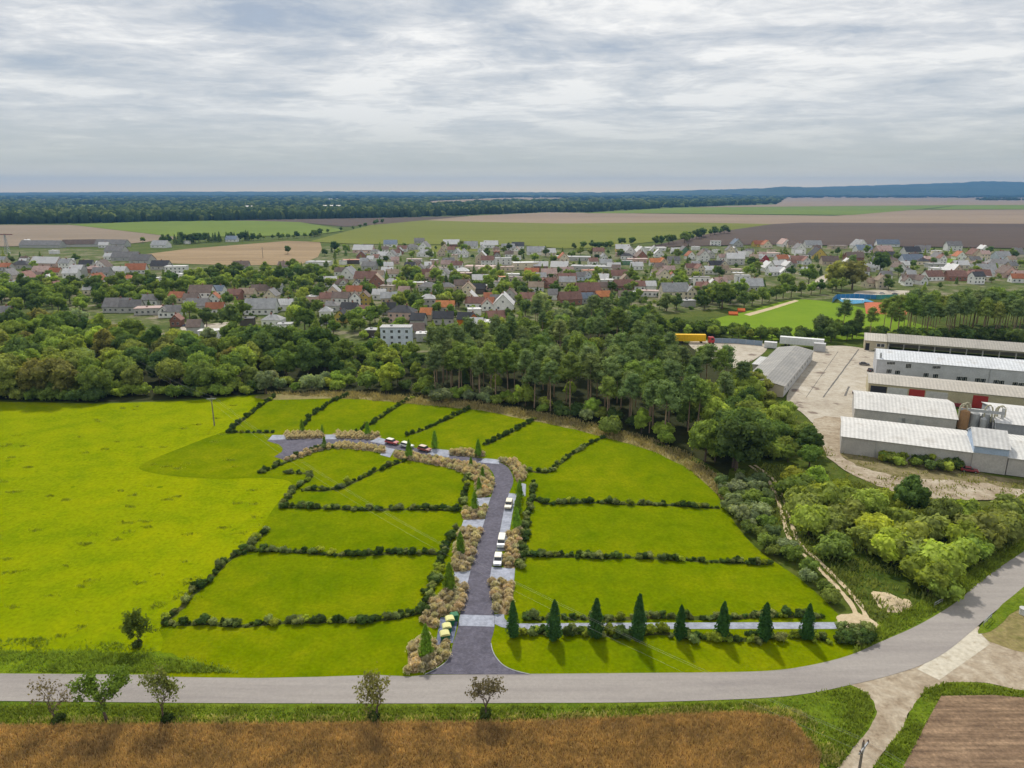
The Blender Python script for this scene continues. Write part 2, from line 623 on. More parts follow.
FARZ = 0.6
sheet("tan_field", [(-300, 250), (0, 247), (130, 244), (182, 238.4), (150, 231), (70, 225.2), (0, 225), (-300, 227)], FARZ, TANF, False)
sheet("green_field", [(70, 225), (160, 221.3), (250, 221), (300, 222.5), (335, 228.5), (345, 231), (309, 236), (250, 236.5), (182, 238)], FARZ + 0.3, BRIGHTF, False)
sheet("ploughed_field", [(225, 220.6), (390, 218.0), (470, 216.2), (385, 224.2), (345, 227), (300, 222.6)], FARZ + 0.1, DARKF, False)
sheet("stubble_field", [(132, 256), (187, 249), (250, 244), (287, 241), (320, 242), (322, 249), (318, 257), (300, 265), (240, 265.5), (187, 264), (150, 263)], 0.2, STUB, False)
sheet("crop_field", [(309, 242), (345, 232), (372, 225), (392, 220.6), (408, 220), (477, 222), (559, 223.7), (690, 222.7), (773, 224.3), (720, 232.5), (690, 238), (600, 248), (564, 249), (527, 246), (480, 245), (360, 244.5)], FARZ, GREENF, False)
sheet("brown_field", [(385, 221), (460, 216.5), (548, 212.5), (674, 214), (835, 216), (913, 210), (1400, 208.5), (1400, 227), (804, 223.2), (773, 224.5), (690, 222.9), (559, 223.9), (477, 222.2)], FARZ - 0.2, PINKF, False)
sheet("green_strip_field", [(584, 213.3), (674, 208), (759, 206.5), (960, 205.2), (920, 209.3), (852, 215.2), (674, 213.6)], FARZ + 0.2, BRIGHTF, False)
sheet("second_green_strip_field", [(930, 209.6), (960, 205.2), (1400, 203.5), (1400, 209.5)], FARZ + 0.4, BRIGHTF, False)
sheet("dark_field", [(773, 224.4), (804, 223), (1400, 226), (1400, 256), (1024, 249), (900, 247), (760, 245), (680, 247), (640, 249), (690, 238), (720, 232)], FARZ + 0.3, DARKF, False)
sheet("far_brown_field", [(690, 207.6), (776, 204.6), (785, 197), (913, 195.6), (1400, 196.3), (1400, 204.5), (954, 205.3)], FARZ + 0.5, PINKF, False)
sheet("far_pale_field", [(425, 201.5), (500, 198), (572, 196), (570, 200.3), (504, 201.2), (432, 206)], FARZ + 0.5, STUB, False)
sheet("far_meadow", [(30, 209.5), (80, 205), (120, 205), (132, 208), (70, 210)], FARZ + 0.5, BRIGHTF, False)
sheet("village_ground", [(-120, 340), (-120, 258), (40, 249), (130, 252), (150, 263), (240, 265), (300, 264), (330, 246), (480, 246), (564, 250), (700, 246), (1024, 250), (1150, 252), (1150, 300), (900, 296), (760, 305), (640, 318), (480, 345), (400, 352), (300, 335), (200, 345)], 0.06, VILL)
sheet("garden_lawn", [(228, 327), (262, 326), (266, 333), (240, 337)], 0.1, LAWN)
sheet("village_green", [(930, 257), (958, 256), (962, 262), (940, 264)], 0.12, PITCH_M)
sheet("village_green_strip", [(330, 262), (352, 260), (352, 275), (335, 278)], 0.12, GREENF)
sheet("outskirt_grass", [(420, 246), (480, 246), (478, 251), (420, 252)], 0.12, GREENF)
sheet("sports_field", [(716, 319), (745, 312), (790, 300), (830, 302), (880, 312), (925, 326), (960, 333), (900, 338), (800, 341), (745, 338), (714, 328)], 0.09, PITCH_M)
sheet("sports_path", [(744, 314.5), (770, 307.5), (795, 300), (799, 301), (774, 309), (750, 316)], 0.11, SAND, False)
sheet("clay_court", [(864, 302), (890, 303), (910, 307), (906, 315), (866, 314)], 0.12, ground_mat("red_clay", lin(190, 108, 76, 0.8), lin(204, 122, 88, 0.8)), False)
sheet("hard_court", [(836, 298), (862, 297.5), (874, 302), (846, 305)], 0.12, ground_mat("blue_court", lin(90, 150, 186, 0.8), lin(104, 164, 198, 0.8)), False)
sheet("village_street", [(462, 275), (487, 274), (500, 279), (487, 284), (470, 281)], 0.10, DIRT)
sheet("village_lane", [(815, 281), (822, 276), (829, 274), (826, 281), (818, 288)], 0.10, CONC)
sheet("village_car_park", [(860, 291), (912, 291), (914, 297), (860, 297)], 0.10, CONC)
sheet("village_yard", [(318, 297), (352, 295), (352, 302), (318, 304)], 0.10, CONC)
sheet("village_lane_west", [(180, 327), (230, 322), (232, 327), (182, 333)], 0.10, CONC, False)
sheet("village_lane_far", [(10, 274), (24, 274), (30, 286), (16, 286)], 0.1, SAND, False)
# woods and thickets
sheet("woodland_floor", [(-120, 401), (0, 400), (103, 402), (186, 399), (262, 394), (345, 394), (440, 399), (520, 411), (610, 428), (690, 455), (735, 480), (760, 470), (765, 430), (765, 395), (740, 370), (660, 335), (560, 335), (470, 350), (400, 356), (330, 340), (230, 340), (100, 332), (-120, 335)], 0.10, WOODF)
sheet("meadow", [(-420, 404), (0, 402), (103, 404), (186, 401), (262, 395), (330, 397), (400, 420), (300, 520), (200, 640), (180, 664), (-420, 664)], 0.14, MEADOW, False)
sheet("lawn", [(139, 469), (150, 461), (172, 452), (205, 439), (228, 430), (245, 415), (270, 398), (345, 396), (420, 402), (480, 408), (530, 418), (575, 427), (612, 437), (650, 449), (684, 464), (705, 480), (720, 500), (738, 528), (760, 552), (800, 580), (835, 612), (853, 637), (850, 657), (790, 670), (700, 674), (520, 676), (300, 676), (172, 675), (163, 640), (162, 626), (190, 600), (215, 577), (235, 558), (258, 532), (275, 507), (292, 485), (275, 479), (250, 478.5), (223, 479.5), (190, 478), (160, 475)], 0.18, LAWN)
sheet("field_verge", [(-420, 654), (0, 655), (60, 652), (110, 654), (150, 652), (185, 659), (225, 667), (262, 675), (200, 680), (-420, 680)], 0.183, ground_mat("meadow_edge", lin(92, 118, 12, .78), lin(112, 134, 12, .78), lin(126, 142, 20, .78), .06, .35, 1.8, .8, .3, .25), rough_edge=0.6)
sheet("lawn_verge", [(172, 664), (260, 661), (400, 664), (412, 670), (410, 676.5), (170, 677)], 0.195, LAWN, rough_edge=0.3)
sheet("dry_boundary_strip", [(262, 395), (345, 393.5), (420, 398), (480, 404), (530, 414), (575, 423), (612, 432), (655, 445), (690, 460), (712, 478), (730, 505), (724, 503), (703, 482), (682, 466), (650, 451), (612, 440), (575, 430), (530, 421), (480, 411), (420, 405), (345, 399), (270, 400)], 0.20, DRY, rough_edge=0.4)
sheet("thicket_floor", [(730, 470), (768, 455), (830, 468), (900, 488), (1030, 512), (1160, 530), (1160, 545), (1024, 552), (960, 600), (914, 627), (880, 643), (852, 656), (845, 625), (800, 582), (755, 545), (735, 515)], 0.12, ROUGH, rough_edge=0.3)
sheet("bank_grass", [(852, 656), (855, 640), (880, 622), (915, 605), (955, 580), (1024, 535), (1080, 515), (1080, 530), (1024, 555), (960, 604), (914, 631), (880, 645)], 0.16, VERGE, rough_edge=0.3)
sheet("dirt_track_end", [(836, 619), (858, 614), (878, 625), (874, 630), (846, 628)], 0.22, SAND, rough_edge=0.25)
sheet("factory_yard", [(786, 402), (800, 372), (815, 350), (838, 346), (868, 350), (905, 366), (885, 395), (862, 410), (852, 425), (845, 434), (826, 432), (818, 428), (800, 412)], 0.2, CONC, rough_edge=0.3)
sheet("yard_dirt", [(816, 420), (845, 420), (846, 440), (840, 452), (858, 466), (905, 478), (965, 482), (1030, 491), (1160, 504), (1160, 514), (1030, 501), (925, 499), (880, 487), (845, 471), (822, 448)], 0.23, DIRT, rough_edge=0.7)
sheet("wall_foot_ground", [(842, 451), (905, 463), (970, 472), (1030, 482), (1160, 498), (1160, 506), (1030, 493), (905, 481), (858, 467)], 0.19, ground_mat("rough_dry_ground", lin(98, 104, 44, .72), lin(132, 122, 84, .72), lin(160, 146, 112, .72), .1, .5, 1.6, .6, .2, .25), rough_edge=0.5)
sheet("lorry_yard", [(690, 342), (758, 343), (765, 352), (735, 368), (712, 360)], 0.16, CONC)
DRAIN = flat_mat("wet_drain_channel", (.11, .1, .09, 1), .8, .3, .6)
for a_, b_, w_ in (((858.8, 349.5), (823, 398), .28), ((849, 387), (845, 396.5), .35), ((838, 352), (806, 398), .12)):
    ln = resample([G(*a_), G(*b_)], 30)
    dd = (ln[-1] - ln[0]).normalized()
    sd_ = Vector((-dd.y, dd.x, 0))
    struct("yard_drain", ribbon_mesh("yard_drain", [q - sd_ * w_ * random.uniform(.6, 1.3) for q in ln], [q + sd_ * w_ * random.uniform(.6, 1.3) for q in ln], .212, DRAIN))
# south of the road
sheet("south_verge", [(-420, 699), (0, 699), (400, 700), (640, 700), (760, 696), (811, 692), (850, 684), (868, 688), (880, 710), (873, 728), (858, 746), (838, 769), (800, 840), (-420, 840)], 0.14, VERGE, False)
sheet("ploughed_margin", [(925, 690), (945, 683), (985, 684), (1030, 692), (1200, 712), (1200, 880), (780, 880), (872, 769), (884, 753), (903, 728), (911, 709)], 0.13, VERGE, rough_edge=0.2)
sheet("junction_dirt", [(846, 682), (885, 674), (918, 664), (946, 650), (975, 627), (990, 640), (1030, 653), (1200, 690), (1200, 712), (1030, 692), (985, 684), (945, 684), (928, 691), (911, 709), (903, 728), (882, 755), (872, 769), (800, 880), (735, 880), (836, 769), (856, 745), (871, 727), (876, 709), (864, 692)], 0.155, DIRT, rough_edge=0.12)
sheet("roadside_bank", [(986, 640), (988, 630), (1000, 618), (1030, 598), (1090, 568), (1200, 600), (1200, 688), (1030, 655)], 0.17, DRY, rough_edge=0.2)
sheet("roadside_grass", [(980, 628), (1024, 588), (1090, 553), (1095, 566), (1030, 602), (990, 632)], 0.2, VERGE, rough_edge=0.15)
sheet("concrete_slabs", [(917, 670), (975, 628), (990, 645), (939, 681)], 0.17, SLAB, False)
pf0, pf1 = G(940, 697), G(905, 768)
FURROW = math.atan2(pf1.y - pf0.y, pf1.x - pf0.x)


def furrow_mat():
    m = bpy.data.materials.new("ploughed_soil")
    t = NT(m)
    pos = t.add("ShaderNodeNewGeometry").outputs["Position"]
    w = t.noise(t.mapping(pos, -FURROW, (0.05, 1.9, 1)), 1.0, 4, 0.6, 0.2)
    n = t.noise(t.mapping(pos, -FURROW, (0.25, 1, 1)), 0.5, 4, 0.6)
    n3 = t.noise(pos, 2.2, 3, 0.7)
    col = t.ramp(n, [(0.36, lin(118, 96, 76, 0.8)), (0.64, lin(154, 128, 102, 0.8))])
    col = t.mix(1.0, col, t.ramp(w, [(0.32, gray(0.72)), (0.68, gray(1.25))]), "MULTIPLY")
    col = t.mix(1.0, col, t.ramp(n3, [(0.3, gray(0.68)), (0.7, gray(1.32))]), "MULTIPLY")
    t.out(col, 0.95, t.math("ADD", w, n3), 0.6, 0.25)
    return m


sheet("ploughed_field_near", [(941, 697), (992, 696), (1040, 700), (1200, 716), (1200, 880), (830, 880), (903, 768), (926, 724)], 0.2, furrow_mat(), False)
WHEATP = [(-420, 731), (0, 728), (260, 726), (500, 724), (640, 719), (740, 714), (790, 720), (806, 738), (821, 757), (815, 790), (790, 840), (-420, 840)]
sheet("wheat_field", WHEATP, 0.3, WHEAT, False)

# ------------------------------------------------------------------ roads
top = [(-420, 673.5), (-200, 674), (0, 674.5), (200, 676), (400, 676), (520, 675), (640, 674), (760, 672.3), (811, 666), (850, 656), (881, 642.5), (914, 628), (940, 613.5), (960, 600), (981, 581.5), (1024, 552), (1090, 512), (1190, 460), (1330, 402)]
bot = [(-420, 700), (-200, 701), (0, 702), (200, 704), (400, 704.5), (520, 704), (640, 703.3), (760, 699.2), (811, 694), (850, 686), (884, 678), (917, 667.6), (945, 653.5), (974, 630), (987, 618.7), (1024, 590), (1090, 545), (1190, 484), (1330, 420)]
Lr = resample(catmull([G(*p) for p in top], False, 8), 220)
Rr = resample(catmull([G(*p) for p in bot], False, 8), 220)
struct("main_road", ribbon_mesh("main_road", Lr, Rr, 0.19, ASPH))

dl = [(425, 675.5), (438, 669), (447, 662), (451, 654), (453, 645), (456, 636), (458, 628), (460, 616), (465.6, 592), (469.5, 574), (475, 553.7), (482, 530), (487.5, 510), (492, 494.4), (494.5, 484), (493.5, 475), (487, 468), (474, 463.5), (455, 460.5), (436, 457.5), (410, 452.5), (385, 448.5), (364.6, 445), (344.6, 443.4), (324.5, 446), (304.4, 453), (284.4, 460.8)]
dr = [(529.7, 675.5), (515.6, 672), (505, 667.5), (498, 661), (493, 652.8), (491, 643), (493, 635), (494.5, 627), (494.5, 616), (490.5, 592), (490.5, 576), (497, 547.5), (500.8, 527), (504.7, 508), (509, 494), (513, 484), (512, 475), (506, 466.5), (493, 461), (474, 458), (450.6, 456), (433, 452.5), (410, 447.3), (384.7, 442.5), (366, 440), (336, 439), (300, 439.5), (268, 440.5)]
Ld = catmull([G(*p) for p in dl], False, 6)
Rd = catmull([G(*p) for p in dr], False, 6)
endp = [G(274.4, 457.4), G(282, 452.5), G(283, 449), G(279, 445), G(267, 441.6)]
outline = Ld + endp + Rd[::-1]
struct("estate_road", MB().poly([(p.x, p.y, 0.22) for p in outline], [tuple(range(len(outline)))]).mesh("estate_road", [PAVE]))


def kerb_mesh(name, line, w=0.14, h=0.1, z=0.2):
    mb = MB()
    n = len(line)
    pts = []
    for i, p in enumerate(line):
        d = (line[min(i + 1, n - 1)] - line[max(i - 1, 0)]).normalized()
        s_ = Vector((-d.y, d.x, 0)) * w / 2
        for q, zz in ((p - s_, z - 0.15), (p - s_, z + h), (p + s_, z + h), (p + s_, z - 0.15)):
            pts.append((q.x, q.y, zz))
    fs = []
    for i in range(n - 1):
        for k in range(3):
            a = i * 4 + k
            fs.append((a, a + 1, a + 5, a + 4))
    fs += [(0, 1, 2, 3), tuple((n - 1) * 4 + k for k in (0, 1, 2, 3))]
    return mb.poly(pts, fs).mesh(name, [KERB])


struct("road_kerb", kerb_mesh("road_kerb", Ld[:18], 0.11, 0.03, 0.23))
struct("road_kerb", kerb_mesh("road_kerb", Rd[:30], 0.11, 0.03, 0.23))

pale_quads = [
    [(272.5, 435.8), (286, 435.8), (286, 440), (268, 440.9)],
    [(325.4, 435.3), (336, 435.3), (336.8, 440), (325.4, 440)],
    [(378.7, 438), (388, 441), (384, 445.3), (370, 442.3)],
    [(385.5, 448), (395, 450), (390, 458.3), (380, 455.6)],
    [(433, 449.2), (451, 451.2), (449, 458), (427, 455)],
    [(485, 459), (500, 460.6), (499, 465), (478, 463)],
    [(476, 499), (490.8, 498), (488, 507), (477, 507)],
    [(463.5, 521), (485, 520), (481.6, 531.5), (461, 529)],
    [(454, 573), (470.6, 571.6), (466.6, 588), (453, 581)],
    [(509, 494), (517, 495), (512.5, 514), (509.5, 533), (505, 552), (496.5, 552), (500, 532), (504, 511)],
    [(491.6, 568), (515, 569.6), (514, 582.5), (489.5, 581.7)],
    [(521.5, 484), (526, 485), (525.5, 497), (521, 497)],
]
for q in pale_quads:
    sheet("paved_driveway", q, 0.25, PALE, False)
sheet("paved_crossing", [(460.2, 615.8), (494.6, 616.8), (494.3, 628), (458.2, 627)], 0.25, PALE, False)
sheet("footpath", [(494.7, 615.3), (504, 615.3), (504.4, 619.5), (508, 623), (516, 624.6), (600, 624), (700, 623.6), (842.5, 623.3), (844, 630), (700, 630), (600, 630.3), (520, 630.5), (509, 629.6), (501, 628), (494.7, 625)], 0.22, PALE, False)
sheet("bin_pad", [(440.6, 618.4), (459, 617.4), (453, 644), (435.5, 646.6)], 0.24, ground_mat("bin_pad_paving", lin(106, 112, 134, 0.85), lin(118, 124, 146, 0.85)), False)

for nm, off in (("track_rut", -0.75), ("track_rut", 0.75)):
    cl = catmull([G(*p) for p in [(752, 466), (760, 471.7), (771, 481), (780, 498), (786, 518), (795, 543), (816, 563), (834, 581), (848, 596), (857, 608), (862, 620)]], False, 8)
    cl = resample(cl, 70)
    A_, B_ = [], []
    for i, p in enumerate(cl):
        d = (cl[min(i + 1, 69)] - cl[max(i - 1, 0)]).normalized()
        s_ = Vector((-d.y, d.x, 0))
        w = 0.42 + random.uniform(-0.1, 0.12)
        A_.append(p + s_ * (off - w))
        B_.append(p + s_ * (off + w))
    struct(nm, ribbon_mesh(nm, A_, B_, 0.24, SAND))

# ------------------------------------------------------------------ grass and wheat blades (stuff)


def blades(name, spots, h0, h1, w, mat_, color, z0=0.1, lean=0.35, seed=3):
    rg = np.random.default_rng(seed)
    n = len(spots)
    P = np.zeros((n, 3))
    P[:, :2] = spots
    P[:, 2] = z0
    a = rg.uniform(0, 2 * np.pi, n)
    d = np.c_[np.cos(a), np.sin(a), np.zeros(n)] * (w * rg.uniform(0.6, 1.4, n))[:, None]
    hh = rg.uniform(h0, h1, n)
    ln = np.c_[rg.normal(0, lean, n), rg.normal(0, lean, n), np.ones(n)] * hh[:, None]
    V = np.stack([P - d, P + d, P + ln + d * 0.3, P + ln - d * 0.3], 1).reshape(-1, 3)
    Fc = np.arange(4 * n).reshape(-1, 4)
    o = obj(name, np_mesh(name, V, Fc, [mat_]), color=color)
    return tag(o, kind="stuff")


def rnd_in(px, n, seed):
    rg = np.random.default_rng(seed)
    poly = [(p.x, p.y) for p in (G(u, v) for u, v in px)]
    xs, ys = [p[0] for p in poly], [p[1] for p in poly]
    out = np.zeros((0, 2))
    while len(out) < n:
        X, Y = rg.uniform(min(xs), max(xs), n * 2), rg.uniform(min(ys), max(ys), n * 2)
        k = in_poly(X, Y, poly)
        out = np.r_[out, np.c_[X[k], Y[k]]]
    return out[:n]


def clumpy(pts, seed, thr=0.0, s=0.5):
    """keep the spots where low-frequency waves are high so that growth is patchy"""
    rg = np.random.default_rng(seed)
    v = np.zeros(len(pts))
    for _ in range(5):
        k = rg.normal(0, s, 2)
        v += np.sin(pts @ k + rg.uniform(0, 6.28))
    return pts[v + rg.normal(0, 1.6, len(pts)) > thr]


M["blade"] = foliage_mat("grass_blades", 0.3, 0.25, 0.3, 0.0)
blades("verge_grass", clumpy(rnd_in([(-60, 706), (400, 708), (640, 707), (760, 702.5), (850, 688), (868, 694), (874, 712), (866, 728), (840, 768), (824, 768), (806, 738), (790, 720), (740, 713), (640, 718), (260, 725), (-60, 727)], 26000, 1), 1, -1.2), 0.2, 0.55, 0.11, M["blade"], (0.24, 0.31, 0.055), 0.1)
blades("dry_verge_grass", clumpy(rnd_in([(-60, 720), (260, 718), (500, 717), (640, 712), (740, 706), (800, 712), (830, 735), (845, 755), (838, 768), (824, 768), (806, 738), (790, 720), (740, 713), (640, 718.5), (260, 725.5), (-60, 727.5)], 9000, 12), 12, 0.2), 0.25, 0.7, 0.1, M["blade"], (0.42, 0.40, 0.16), 0.12)
blades("field_verge_grass", clumpy(rnd_in([(-60, 654), (90, 652), (150, 656), (195, 664), (240, 674), (-60, 673)], 13000, 2), 2, -0.8), 0.2, 0.6, 0.11, M["blade"], (0.24, 0.33, 0.05), 0.12)
fv = rnd_in([(-60, 642), (60, 638), (120, 644), (170, 652), (215, 664), (255, 674), (190, 671), (100, 663), (-60, 662)], 6000, 21)
blades("meadow_edge_grass", clumpy(fv, 22, 1.2), 0.15, 0.4, 0.11, M["blade"], (0.25, 0.33, 0.04), 0.14)
blades("bank_tall_grass", clumpy(rnd_in([(853, 655), (860, 640), (885, 622), (915, 606), (955, 582), (1024, 537), (1024, 550), (960, 599), (914, 626), (880, 641)], 9000, 4), 4, -0.8), 0.2, 0.7, 0.12, M["blade"], (0.23, 0.30, 0.05), 0.12)
blades("boundary_weeds", clumpy(rnd_in([(262, 394), (345, 392), (420, 396), (480, 402), (530, 411), (575, 420), (612, 429), (655, 441), (690, 456), (722, 480), (735, 512), (724, 503), (703, 482), (682, 466), (650, 451), (575, 430), (480, 411), (345, 399)], 12000, 5), 5, -0.4), 0.4, 1.1, 0.16, M["blade"], (0.34, 0.29, 0.15), 0.15)
blades("thicket_grass", clumpy(rnd_in([(735, 480), (765, 465), (830, 475), (900, 495), (1024, 515), (1024, 540), (960, 585), (914, 612), (880, 625), (862, 610), (840, 590), (800, 550)], 16000, 6), 6, -0.2), 0.3, 1.0, 0.18, M["blade"], (0.2, 0.24, 0.065), 0.12)
blades("dirt_road_weeds", clumpy(rnd_in([(842, 453), (905, 466), (970, 475), (1030, 485), (1030, 505), (925, 504), (880, 492), (836, 474), (815, 450), (824, 444), (850, 466)], 7000, 14), 14, 2.6), 0.2, 0.7, 0.14, M["blade"], (0.26, 0.27, 0.09), 0.2)
blades("margin_grass", clumpy(rnd_in([(925, 690), (945, 684), (985, 685), (1030, 693), (1030, 699), (992, 695), (941, 696), (926, 724), (903, 768), (872, 769), (884, 753), (903, 728), (911, 709)], 7000, 7), 7, -1.0), 0.15, 0.5, 0.1, M["blade"], (0.23, 0.30, 0.05), 0.12)
wp = [(-30, 727.5), (260, 725.5), (500, 723.5), (640, 718.5), (740, 713.5), (790, 720), (806, 738), (821, 757), (815, 775), (-30, 775)]
blades("wheat_stalks", rnd_in(wp, 95000, 8), 0.3, 0.62, 0.045, M["blade"], (0.47, 0.325, 0.175), 0.28, 0.3)
mt = [G(random.uniform(-20, 270), random.uniform(405, 640)) for _ in range(500)]
mt = [p for p in mt if PX(p)[0] < 262 - max(0, (PX(p)[1] - 520)) * 0.75]
cl = []
rg = np.random.default_rng(5)
for p in random.sample(mt, min(90, len(mt))):
    k = rg.integers(10, 46)
    cl.append(np.c_[rg.normal(p.x, 0.75, k), rg.normal(p.y, 0.35, k)])
blades("meadow_tufts", np.concatenate(cl), 0.15, 0.4, 0.12, M["blade"], (0.24, 0.29, 0.03), 0.12)

# ------------------------------------------------------------------ plant meshes


def ico(sub=2):
    bm = bmesh.new()
    bmesh.ops.create_icosphere(bm, subdivisions=sub, radius=1)
    v = np.array([x.co[:] for x in bm.verts])
    f = np.array([[q.index for q in x.verts] for x in bm.faces])
    bm.free()
    return v, f


ICO_V, ICO_F = ico(2)
ICO1_V, ICO1_F = ico(1)


def unit(a):
    return a / (np.linalg.norm(a, axis=1, keepdims=True) + 1e-9)


def leafcards(rg, P, N, size, jitter=0.55, aspect=0.6):
    n = len(P)
    N = unit(N + rg.normal(0, jitter, (n, 3)))
    r = unit(rg.normal(0, 1, (n, 3)))
    T = unit(np.cross(N, r))
    B = np.cross(N, T)
    s = (size * rg.uniform(0.6, 1.4, n))[:, None]
    V = np.stack([P - T * s, P - B * s * aspect, P + T * s, P + B * s * aspect], 1).reshape(-1, 3)
    return V, np.arange(4 * n).reshape(-1, 4)


def tri2quad(f):
    return np.c_[f, f[:, 2]]


def cat_geo(geos):
    Vs, Fs, off = [], [], 0
    for v, f in geos:
        Vs.append(v)
        Fs.append(f + off)
        off += len(v)
    return np.concatenate(Vs), np.concatenate(Fs)


def quads_mesh(name, geos, mat_):
    """cards stay quads; cores are triangles; both go in one mesh"""
    vs, faces, off = [], [], 0
    for v, f in geos:
        vs.append(v)
        faces.append(f + off)
        off += len(v)
    V = np.concatenate(vs)
    me = bpy.data.meshes.new(name)
    me.vertices.add(len(V))
    me.vertices.foreach_set("co", np.asarray(V, np.float32).ravel())
    loops = np.concatenate([f.ravel() for f in faces]).astype(np.int32)
    starts, p = [], 0
    for f in faces:
        k = f.shape[1]
        starts.append(p + np.arange(len(f)) * k)
        p += f.size
    starts = np.concatenate(starts).astype(np.int32)
    me.loops.add(len(loops))
    me.loops.foreach_set("vertex_index", loops)
    me.polygons.add(len(starts))
    me.polygons.foreach_set("loop_start", starts)
    me.materials.append(mat_)
    me.update(calc_edges=True)
    return me


def lobes_crown(name, seed, R, zc, Rz, nl, lr, nleaf, leaf, mat_, core=0.8, low=-0.7):
    """crown of leaf lobes round (0,0,zc); R, Rz radii"""
    rg = np.random.default_rng(seed)
    cs = []
    while len(cs) < nl:
        d = unit(rg.normal(0, 1, (1, 3)))[0]
        if d[2] < low:
            continue
        k = rg.uniform(0.45, 0.8)
        cs.append(np.array([d[0] * R * k, d[1] * R * k, zc + d[2] * Rz * k]))
    cs.append(np.array([0, 0, zc]))
    geos = []
    for i, c in enumerate(cs):
        r = lr * R * rg.uniform(0.7, 1.25)
        if i == nl:
            r = R * 0.62
        d = unit(rg.normal(0, 1, (nleaf, 3)))
        P = c + d * r * rg.uniform(0.78, 1.12, (nleaf, 1)) * np.array([1, 1, 0.85])
        geos.append(leafcards(rg, P, d + np.array([0, 0, 0.25]), leaf))
        cv = ICO_V * (r * core) * (1 + rg.normal(0, 0.1, (len(ICO_V), 1))) * np.array([1, 1, 0.85]) + c
        geos.append((cv, ICO_F))
    return quads_mesh(name, geos, mat_)


def trunk_mesh(name, h, r, mat_, seed=0, limbs=4, spread=2.5, start=0.45):
    rr = random.Random(seed)
    mb = MB()
    pts = [(0, 0, 0), (rr.uniform(-.1, .1), rr.uniform(-.1, .1), h * 0.4), (rr.uniform(-.3, .3), rr.uniform(-.3, .3), h * 0.75), (rr.uniform(-.3, .3), rr.uniform(-.3, .3), h)]
    mb.tube(pts, [r * 1.25, r * 0.85, r * 0.55, r * 0.2], 7)
    for k in range(limbs):
        a = k * 2.4 + rr.uniform(-.4, .4)
        z = h * (start + 0.4 * k / max(1, limbs))
        e = (math.cos(a) * spread, math.sin(a) * spread, z + spread * 0.7)
        m_ = (math.cos(a) * spread * .5, math.sin(a) * spread * .5, z + spread * 0.25)
        mb.tube([(0, 0, z), m_, e], [r * 0.5, r * 0.33, r * 0.12], 5)
    return mb.mesh(name, [mat_])


DEC, PINE, SPRUCE, BUSH, FAR_T, FAR_C = [], [], [], [], [], []
for i in range(7):
    R = random.uniform(4.2, 5.4)
    Rz = random.uniform(4.2, 5.6)
    zc = Rz + 1.3
    cr = lobes_crown("crown", 100 + i, R, zc, Rz, 19, 0.40, 120, 0.42, M["leaf"])
    DEC.append(proto("broadleaf_tree", [("trunk", trunk_mesh("trunk", zc + 1, 0.28, M["bark"], i, 4, 2.2)), ("crown", cr)]))


def pine_crown(name, seed, H, R, leaf=0.36):
    rg = np.random.default_rng(seed)
    geos = []
    n = 13
    for i in range(n):
        t_ = i / (n - 1)
        z = H * (0.60 + 0.36 * t_)
        rad_ = R * (0.95 - 0.55 * t_ ** 2.2) * rg.uniform(0.5, 1.15)
        a = i * 2.4 + rg.uniform(-.5, .5)
        c = np.array([math.cos(a) * rad_ * 0.75, math.sin(a) * rad_ * 0.75, z])
        r = R * rg.uniform(0.42, 0.62) * (1.05 - 0.2 * t_)
        m_ = 110
        d = unit(rg.normal(0, 1, (m_, 3)))
        P = c + d * r * rg.uniform(0.6, 1.15, (m_, 1)) * np.array([1, 1, 0.75])
        geos.append(leafcards(rg, P, d + np.array([0, 0, 0.5]), leaf, 0.7, 0.45))
        geos.append((ICO_V * r * 0.66 * np.array([1, 1, 0.55]) * (1 + rg.normal(0, 0.12, (len(ICO_V), 1))) + c, ICO_F))
    return quads_mesh(name, geos, M["needle"])


def pine_trunk(H, seed):
    rr = random.Random(seed)
    mb = MB()
    x, y = rr.uniform(-.5, .5), rr.uniform(-.5, .5)
    mb.tube([(0, 0, 0), (x * .4, y * .4, H * .4), (x, y, H * .75), (x * .8, y * .8, H * .95)], [.24, .19, .13, .05], 7)
    for k in range(5):
        a = k * 2.4 + rr.uniform(-.5, .5)
        z = H * (0.5 + 0.07 * k)
        mb.tube([(x * .6, y * .6, z), (x + math.cos(a) * 1.7, y + math.sin(a) * 1.7, z + .7)], [.07, .03], 5)
    return mb.mesh("trunk", [M["pinebark"]])


for i in range(5):
    H = 18.5
    PINE.append(proto("pine_tree", [("trunk", pine_trunk(H, i)), ("crown", pine_crown("crown", 200 + i, H, random.uniform(3.2, 4.1)))]))


